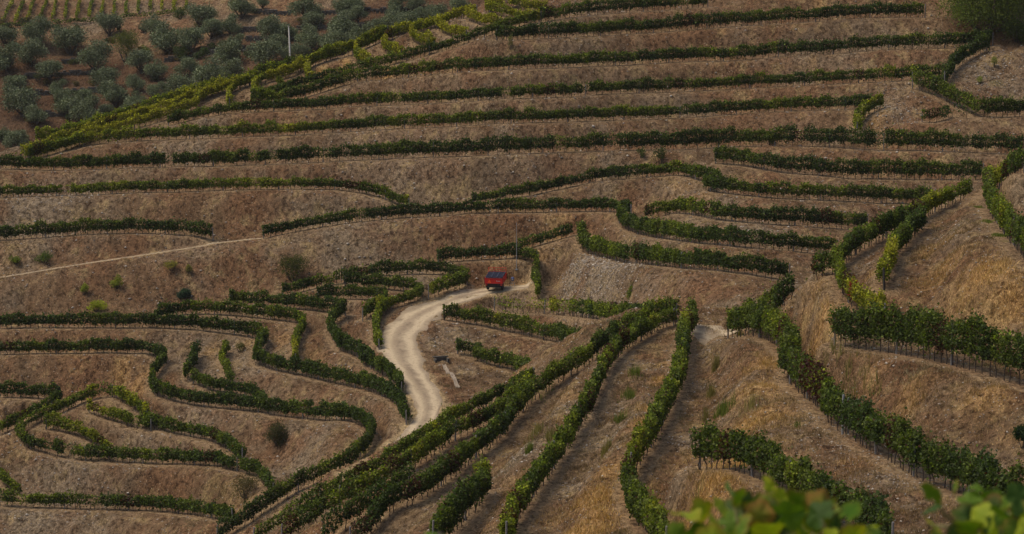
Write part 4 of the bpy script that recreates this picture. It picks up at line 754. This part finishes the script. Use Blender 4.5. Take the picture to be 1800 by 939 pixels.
for lab, x, y, w_ in RBL:
    p = hit(x, y, 230, 300); sz = w_ / FPX * 262 * .6; bm_r = np.random.default_rng(int(x)); o = link_mesh('boulder', rock_v(bm_r, sz) * (1.2, 1, .9), RF, M['rock']); o.location = p + (0, 0, sz * .2)
    o.modifiers.new('b', 'BEVEL').width = sz * .15; tag(o, lab, 'rock', 'pale rocks on the slopes')
def scatter(n_, ymin=93, ymax=300, u=.222):
    uu = rng.uniform(-u, u, n_); yy = np.exp(rng.uniform(math.log(ymin), math.log(ymax), n_)) if ymin < 150 else rng.uniform(ymin, ymax, n_); return uu * yy, yy
X, Y = scatter(240000); g_ = gsample(gm['grey'], X, Y); nm = vnoise(X, Y, 5, 21) * .5 + vnoise(X, Y, 1.2, 22) * .5
keep = (rng.random(len(X)) < .10 + .65 * g_ + .5 * np.clip(nm - .12, 0, 1)) & (gsample(NRG, X, Y) > -.1) & (gsample(RDG, X, Y) < .3)
ex, ey = [], []                                              # the rubbly bank right of the trailer
for q_ in range(1500):
    x = random.gauss(1055, 45); y = random.gauss(492, 22)
    if 985 < x < 1140 and 450 < y < 530: p = unproj(x, y, SH['F']([(x, y)])[0]); ex.append(p[0]); ey.append(p[1])
for cx_, cy_, sx_, sy_, n_q in ((1745, 120, 40, 28, 500), (1560, 190, 34, 22, 350), (80, 345, 60, 10, 220), (1590, 845, 70, 40, 500), (1560, 590, 40, 12, 200), (1480, 740, 60, 35, 400)):
    sh_ = 'N' if cy_ > 400 else 'F'
    for q_ in range(n_q):
        x = random.gauss(cx_, sx_); y = random.gauss(cy_, sy_); p = unproj(x, y, SH[sh_]([(x, y)])[0]); ex.append(p[0]); ey.append(p[1])
X = np.r_[X[keep], ex]; Y = np.r_[Y[keep], ey]; Z = ground(X, Y); Vs = []; cs = []
sz = np.minimum(rng.lognormal(-2.85, .45, len(X)), .15) * np.clip(Y / 200, .6, 1.2)
rr = np.array([(1, 0, 0), (.3, .95, 0), (-.8, .6, 0), (-.8, -.6, 0), (.3, -.95, 0), (.3, .2, .8), (-.3, -.1, .75), (0, 0, -.6)])
Vs = rr[None] * rng.uniform(.6, 1.3, (len(X), 8, 3)) * sz[:, None, None]; th = rng.uniform(0, 6.28, len(X)); c_, s_ = np.cos(th)[:, None], np.sin(th)[:, None]
Vs = np.stack([Vs[..., 0] * c_ - Vs[..., 1] * s_, Vs[..., 0] * s_ + Vs[..., 1] * c_, Vs[..., 2] * .8], -1) + np.stack([X, Y, Z], -1)[:, None]
Fs = (RF[None] + np.arange(len(X))[:, None, None] * 8).reshape(-1, 3); tn = rng.random(len(X))[:, None] ** 1.5; cc = np.array([.17, .135, .105]) * (1 - tn) + np.array([.47, .42, .35]) * tn
m, n, b = mat_new('loose_stone'); n.links.new(attr(n, 'leafcol', 'Color'), b.inputs['Base Color']); b.inputs['Roughness'].default_value = .95; M['stone'] = m
kind(link_mesh('loose_stones', Vs.reshape(-1, 3), Fs, M['stone'], attrs=dict(leafcol=np.repeat(cc, 8, 0))), 'stuff')
def blades(name, X, Y, hgt, wd, cols, nb, spread, lean, mat):
    n_ = len(X); X = np.repeat(X, nb); Y = np.repeat(Y, nb); hgt = np.repeat(hgt, nb) * rng.uniform(.5, 1.15, n_ * nb); cols = np.repeat(cols, nb, 0) * rng.uniform(.6, 1.4, (n_ * nb, 1)); wd = np.repeat(wd, nb)
    x = X + rng.normal(0, spread, n_ * nb); y = Y + rng.normal(0, spread, n_ * nb); z = ground(x, y) - .02; t = rng.uniform(0, 6.28, n_ * nb); l_ = rng.uniform(.2, 1, n_ * nb) * lean * hgt; ph = rng.uniform(0, 6.28, n_ * nb)
    b_ = np.stack([x, y, z], -1); side = np.stack([np.cos(t), np.sin(t), 0 * t], -1) * wd[:, None]; tip = b_ + np.stack([np.cos(ph) * l_, np.sin(ph) * l_, hgt], -1)
    V = np.stack([b_ - side, b_ + side, tip], 1).reshape(-1, 3); F = np.arange(len(V)).reshape(-1, 3)
    return kind(link_mesh(name, V, F, mat, attrs=dict(leafcol=np.repeat(cols, 3, 0))), 'stuff')
M['grass'] = leafmat('grass_blades', .25, .9, .05)
X, Y = scatter(150000); nr_ = gsample(NRG, X, Y); dr_ = gsample(gm['dry'], X, Y); gr_ = gsample(gm['grey'], X, Y); rd_ = gsample(gm['red'], X, Y)
nm = vnoise(X, Y, 3.2, 41) * .55 + vnoise(X, Y, .9, 42) * .45
keep = (rng.random(len(X)) < np.clip(.50 + .7 * nm + .4 * dr_ + .25 * rd_ - .75 * gr_, .03, 1)) & (nr_ > .05) & (gsample(RDG, X, Y) < .15)
X, Y, dr_, rd_, nm, gr_ = [a[keep] for a in (X, Y, dr_, rd_, nm, gr_)]; t = rng.random(len(X))[:, None]
cg = np.array([.20, .135, .095]) * (1 - t) + np.array([.33, .245, .165]) * t
pn = (vnoise(X, Y, 2.3, 51) * .6 + vnoise(X, Y, .8, 52) * .4)[:, None]; pm = vnoise(X, Y, 4.1, 53)[:, None]
cg = cg * np.exp(1.0 * pn); cg = cg * np.exp(-.55 * np.clip(vnoise(X, Y, 7, 71) + .4 * vnoise(X, Y, 2.5, 72), 0, 1))[:, None]; cg = cg * (1 + pm * np.array([.10, -.02, -.10]))
fy = np.clip((Y - 175) / 45, 0, 1)[:, None]; cg = cg * (1 + fy * np.array([-.04, -.03, .0]))          # the far slopes are a greyer, dustier brown
f = np.clip(gr_, 0, 1)[:, None] * .6; cg = cg * (1 - f) + np.array([.24, .205, .165]) * (.7 + .6 * t) * f
f = np.clip(rd_, 0, 1)[:, None] * .7; cg = cg * (1 - f) + (np.array([.17, .098, .066]) * (1 - t) + np.array([.28, .165, .11]) * t) * f
f = np.clip(dr_ * 1.3, 0, 1)[:, None]; cg = cg * (1 - f) + (np.array([.34, .19, .078]) * (1 - t) + np.array([.66, .46, .24]) * t) * f
cg = cg * np.array([1.03, 1.0, .83])
blades('dry_grass', X, Y, np.clip(.17 + .10 * nm + .14 * dr_, .08, .5) * rng.uniform(.7, 1.3, len(X)), (.013 + .010 * (Y / 200)), cg, 7, .16, .9, M['grass'])
# dry grass growing on the far grove
X, Y = scatter(22000, 405, 500); X = X[np.abs(X / Y) > -1]; k = (X / Y < .02); X, Y = X[k], Y[k]; t = rng.random(len(X))[:, None]
blades('grove_grass', X, Y, rng.uniform(.15, .4, len(X)), np.full(len(X), .03), np.array([.17, .10, .065]) * (1 - t) + np.array([.28, .18, .11]) * t, 5, .25, .8, M['grass'])
# green weeds and tall stalks
WD = [(1455,640,14,12,.9,0),(1480,665,20,16,1.0,0),(1515,690,18,12,1.1,0),(1535,700,14,8,1.1,0),(1272,725,12,60,.7,1),(1258,650,4,30,1.0,0),(1115,660,10,40,.6,1),(1105,700,10,60,.6,1),(1090,740,8,30,.6,1),(1065,795,10,24,.8,0),(1250,700,5,30,.8,0),(1240,740,6,16,.8,0),(930,795,4,30,.7,1),(945,760,10,40,.5,0),(955,690,16,40,.35,1),(970,770,10,30,.6,0),(930,850,6,24,.5,0),(1320,720,14,16,.8,0),
      (1400,750,4,10,.3,1),(790,740,30,14,.3,1),(700,800,16,30,.3,1),(640,800,10,30,.3,1),(1225,880,6,4,1.0,0),(1735,390,8,90,.16,1),(1755,415,9,90,.16,1),(1720,365,5,50,.16,1),(1300,590,3,10,.8,0)]
WX, WY, WH, WC = [], [], [], []
for x, y, sp, n_, h_, g_ in WD:
    sh_ = 'N' if x > 860 else 'F'; d = SH[sh_]([(x, y)])[0]; p = hit(x, y, d * .85, d * 1.2)
    for q_ in range(n_):
        WX.append(p[0] + random.gauss(0, sp * d / FPX * .6)); WY.append(p[1] + random.gauss(0, sp * d / FPX * 1.4)); WH.append(h_ * random.uniform(.6, 1.2)); WC.append((.16, .20, .04) if g_ else (.24, .21, .07))
blades('green_weeds', np.array(WX), np.array(WY), np.array(WH), np.full(len(WX), .02), np.array(WC), 5, .07, .22, M['grass'])
# ------------------------------------------------------------------ grapevines close to the camera
def grape_leaf(r_, size, cA, cB, rim):
    """a five-lobed leaf with a cupped, wavy blade; centre fan with three rings"""
    K = 40; out = []
    for j in range(K):
        a = 2 * math.pi * j / K - math.pi / 2; lobe = .74 + .20 * abs(math.cos(2.5 * (a - math.pi / 2))) ** .6 + .05 * math.cos(a - math.pi / 2) + .035 * (1 if j % 2 else -1)
        if min(j, K - j) < 3: lobe *= .42 + .2 * min(j, K - j)
        out.append((math.cos(a) * lobe, math.sin(a) * lobe, a))
    V = [(0, 0, 0)]; Cc = [cA]; c1, c2, ph = r_.uniform(-.35, .1), r_.uniform(-.3, .3), r_.uniform(0, 6)
    for f in (.35, .7, 1.0):
        for x, y, a in out:
            X_, Y_ = x * f, y * f; V.append((X_, Y_, c1 * X_ * X_ + c2 * Y_ * Y_ * f - .10 * abs(X_) + .05 * f * math.sin(5 * a + ph) + (.05 * f if abs(math.sin(2.5 * a + math.pi / 4)) > .9 else 0)))
            w_ = max(0, f - .6) * 2.2 * rim; Cc.append(tuple(cA[i] * (1 - f * .5) + cB[i] * f * .5 if w_ == 0 else (cA[i] * .5 + cB[i] * .5) * (1 - min(1, w_)) + (.30, .09, .03)[i] * min(1, w_) for i in range(3)))
    F = [(0, 1 + j, 1 + (j + 1) % K) for j in range(K)]
    for g in range(2):
        for j in range(K):
            a, b_, c_, d_ = 1 + g * K + j, 1 + g * K + (j + 1) % K, 1 + (g + 1) * K + (j + 1) % K, 1 + (g + 1) * K + j; F += [(a, d_, c_), (a, c_, b_)]
    V = np.array(V) * size; a = r_.normal(0, .7, 3); e = __import__('mathutils').Euler((R(65) + a[0] * 1.1, a[1] * 1.0, a[2] * 2.2)).to_matrix(); V = V @ np.array(e).T
    return V, np.array(F), np.array(Cc)
def grapevine(label, leaves, shoots, gx_, seed):
    r_ = np.random.default_rng(seed); gz2 = float(ground(gx_, 10.2)); root = empty('grapevine', (gx_, 10.2, gz2), label, 'grapevine'); o_ = np.array([gx_, 10.2, gz2]); Vv, Ff, Cv = [], [], []; nb_ = 0
    for (x, y, s_, tone, d) in leaves:
        c0 = unproj(x, y, d); cA, cB = [((.09, .165, .012), (.14, .23, .016)), ((.22, .30, .016), (.36, .38, .02)), ((.035, .075, .010), (.06, .12, .015)), ((.17, .19, .02), (.30, .17, .035)), ((.13, .26, .07), (.19, .32, .08))][tone]
        V, F, C2 = grape_leaf(r_, s_ / FPX * d * .54, cA, cB, r_.choice([0, 0, .25, .5]) if tone != 3 else .6); Vv.append(V + c0 - o_); Ff.append(F + nb_); Cv.append(C2); nb_ += len(V)
    link_mesh('foliage', np.vstack(Vv), np.vstack(Ff), M['near'], root, True, dict(leafcol=np.vstack(Cv)))
    q = MB()
    for pts in shoots: q.tube([tuple(unproj(x, y, d) - o_) for x, y, d in pts], [.010, .007, .004][:len(pts)] if len(pts) <= 3 else .006, 6)
    q.build('shoots', simple('green_cane', (.16, .15, .05), .6), root, True)
    q = MB(); tz = float(unproj(900, 1010, 10.0)[2]) - gz2; q.tube([(0, 0, -.2), (.05, 0, tz * .4), (-.03, .02, tz * .8), (0, 0, tz)], [.05, .04, .035, .03], 8); q.build('trunk', M['bark'], root, True)
r5 = random.Random(8)
LA = [(1205,905,58,1,9.9),(1232,900,50,1,10.3),(1283,862,34,4,9.8),(1300,875,40,0,10),(1322,880,50,2,10.2),(1352,858,44,1,9.7),(1372,872,34,1,10),(1335,905,55,3,9.9),(1270,893,48,1,10.2),(1265,925,56,1,9.8),(1300,930,60,0,9.7),(1400,880,50,0,10),(1385,905,60,0,9.8),(1430,880,44,0,10.1),(1440,905,60,2,9.9),(1470,930,60,2,10),(1495,900,46,4,9.8),(1350,935,64,1,9.8),(1410,940,60,0,9.7),(1225,938,46,0,9.9),(1525,930,46,1,9.9),(1545,940,50,0,9.8),(1316,905,44,2,10.5),(1376,930,50,2,10.6),(1250,950,60,1,9.6),(1190,935,40,0,10),(1455,885,36,0,10.3),(1500,945,56,1,9.7)]
LA += [(r5.uniform(1270,1470), r5.uniform(885,945), r5.uniform(46,62), r5.choice((0,1,0,2,3)), r5.uniform(9.9,10.6)) for _ in range(26)]
LA += [(r5.uniform(1200,1560), r5.uniform(945,1010), r5.uniform(45,62), r5.choice((0,1,2,0)), r5.uniform(9.6,10.6)) for _ in range(60)]
LB = [(1637,868,50,0,9.8),(1676,858,32,0,10),(1637,898,42,2,9.9),(1645,925,44,1,9.7),(1705,880,46,0,9.9),(1725,905,52,1,9.8),(1745,885,50,0,10.2),(1768,878,44,0,9.9),(1790,872,50,2,9.8),(1765,905,56,0,9.7),(1795,905,56,2,10),(1700,925,54,0,9.8),(1740,935,60,1,9.7),(1785,938,60,0,9.9),(1685,940,46,2,9.9),(1820,890,50,0,10),(1655,948,50,0,9.8),(1810,930,60,1,9.8),(1715,858,26,0,10.1)]
LB += [(r5.uniform(1700,1810), r5.uniform(885,945), r5.uniform(48,66), r5.choice((0,2,0,1)), r5.uniform(9.9,10.6)) for _ in range(18)]
LB += [(r5.uniform(1640,1860), r5.uniform(945,1010), r5.uniform(45,62), r5.choice((0,1,2,0)), r5.uniform(9.6,10.6)) for _ in range(45)]
xw = lambda x: (x - 900) / FPX * 10.2
grapevine('blurred nearby grapevine in the lower right, yellow-green leaves, one rust-edged', LA, [[(1380,1010,10),(1370,930,10),(1352,862,9.9)],[(1290,1010,10),(1300,930,10),(1285,866,10)],[(1480,1010,10),(1440,900,10)],[(1240,1010,10),(1215,905,10)]], xw(1380), 4)
grapevine('blurred nearby grapevine cut by the lower right corner, deep green leaves on thin stalks', LB, [[(1712,1010,10),(1700,925,10),(1690,880,10)],[(1700,930,10),(1660,905,10),(1640,870,9.9)],[(1700,930,10),(1645,925,10)],[(1770,1010,10),(1775,900,10)]], xw(1730), 5)
grapevine('single blurred leaf tip of a near vine at the bottom edge, left of centre', [(762,938,30,0,9.9),(775,962,44,0,10),(750,975,50,1,10),(780,990,50,2,10),(755,1000,50,0,10)], [[(768,1010,10),(765,960,10),(762,940,9.95)]], xw(768), 6)

# ------------------------------------------------------------------ a little air between the camera and the hills
m = bpy.data.materials.new('haze'); m.use_nodes = True; n = m.node_tree; n.nodes.remove(n.nodes['Principled BSDF'])
pv = n.nodes.new('ShaderNodeVolumePrincipled'); pv.inputs['Color'].default_value = (.90, .89, .86, 1); pv.inputs['Density'].default_value = .00006; pv.inputs['Anisotropy'].default_value = .2
n.links.new(pv.outputs[0], n.nodes['Material Output'].inputs['Volume'])
zmin, zmax = float(ZG.min()) - 1, max(float(ZG.max()), CZ) + 12; q = MB(); xm = float(np.abs(XG).max()) + 10; q.box((0, 520, (zmin + zmax) / 2), (2 * xm, 1120, zmax - zmin))
kind(q.build('haze', m), 'stuff')
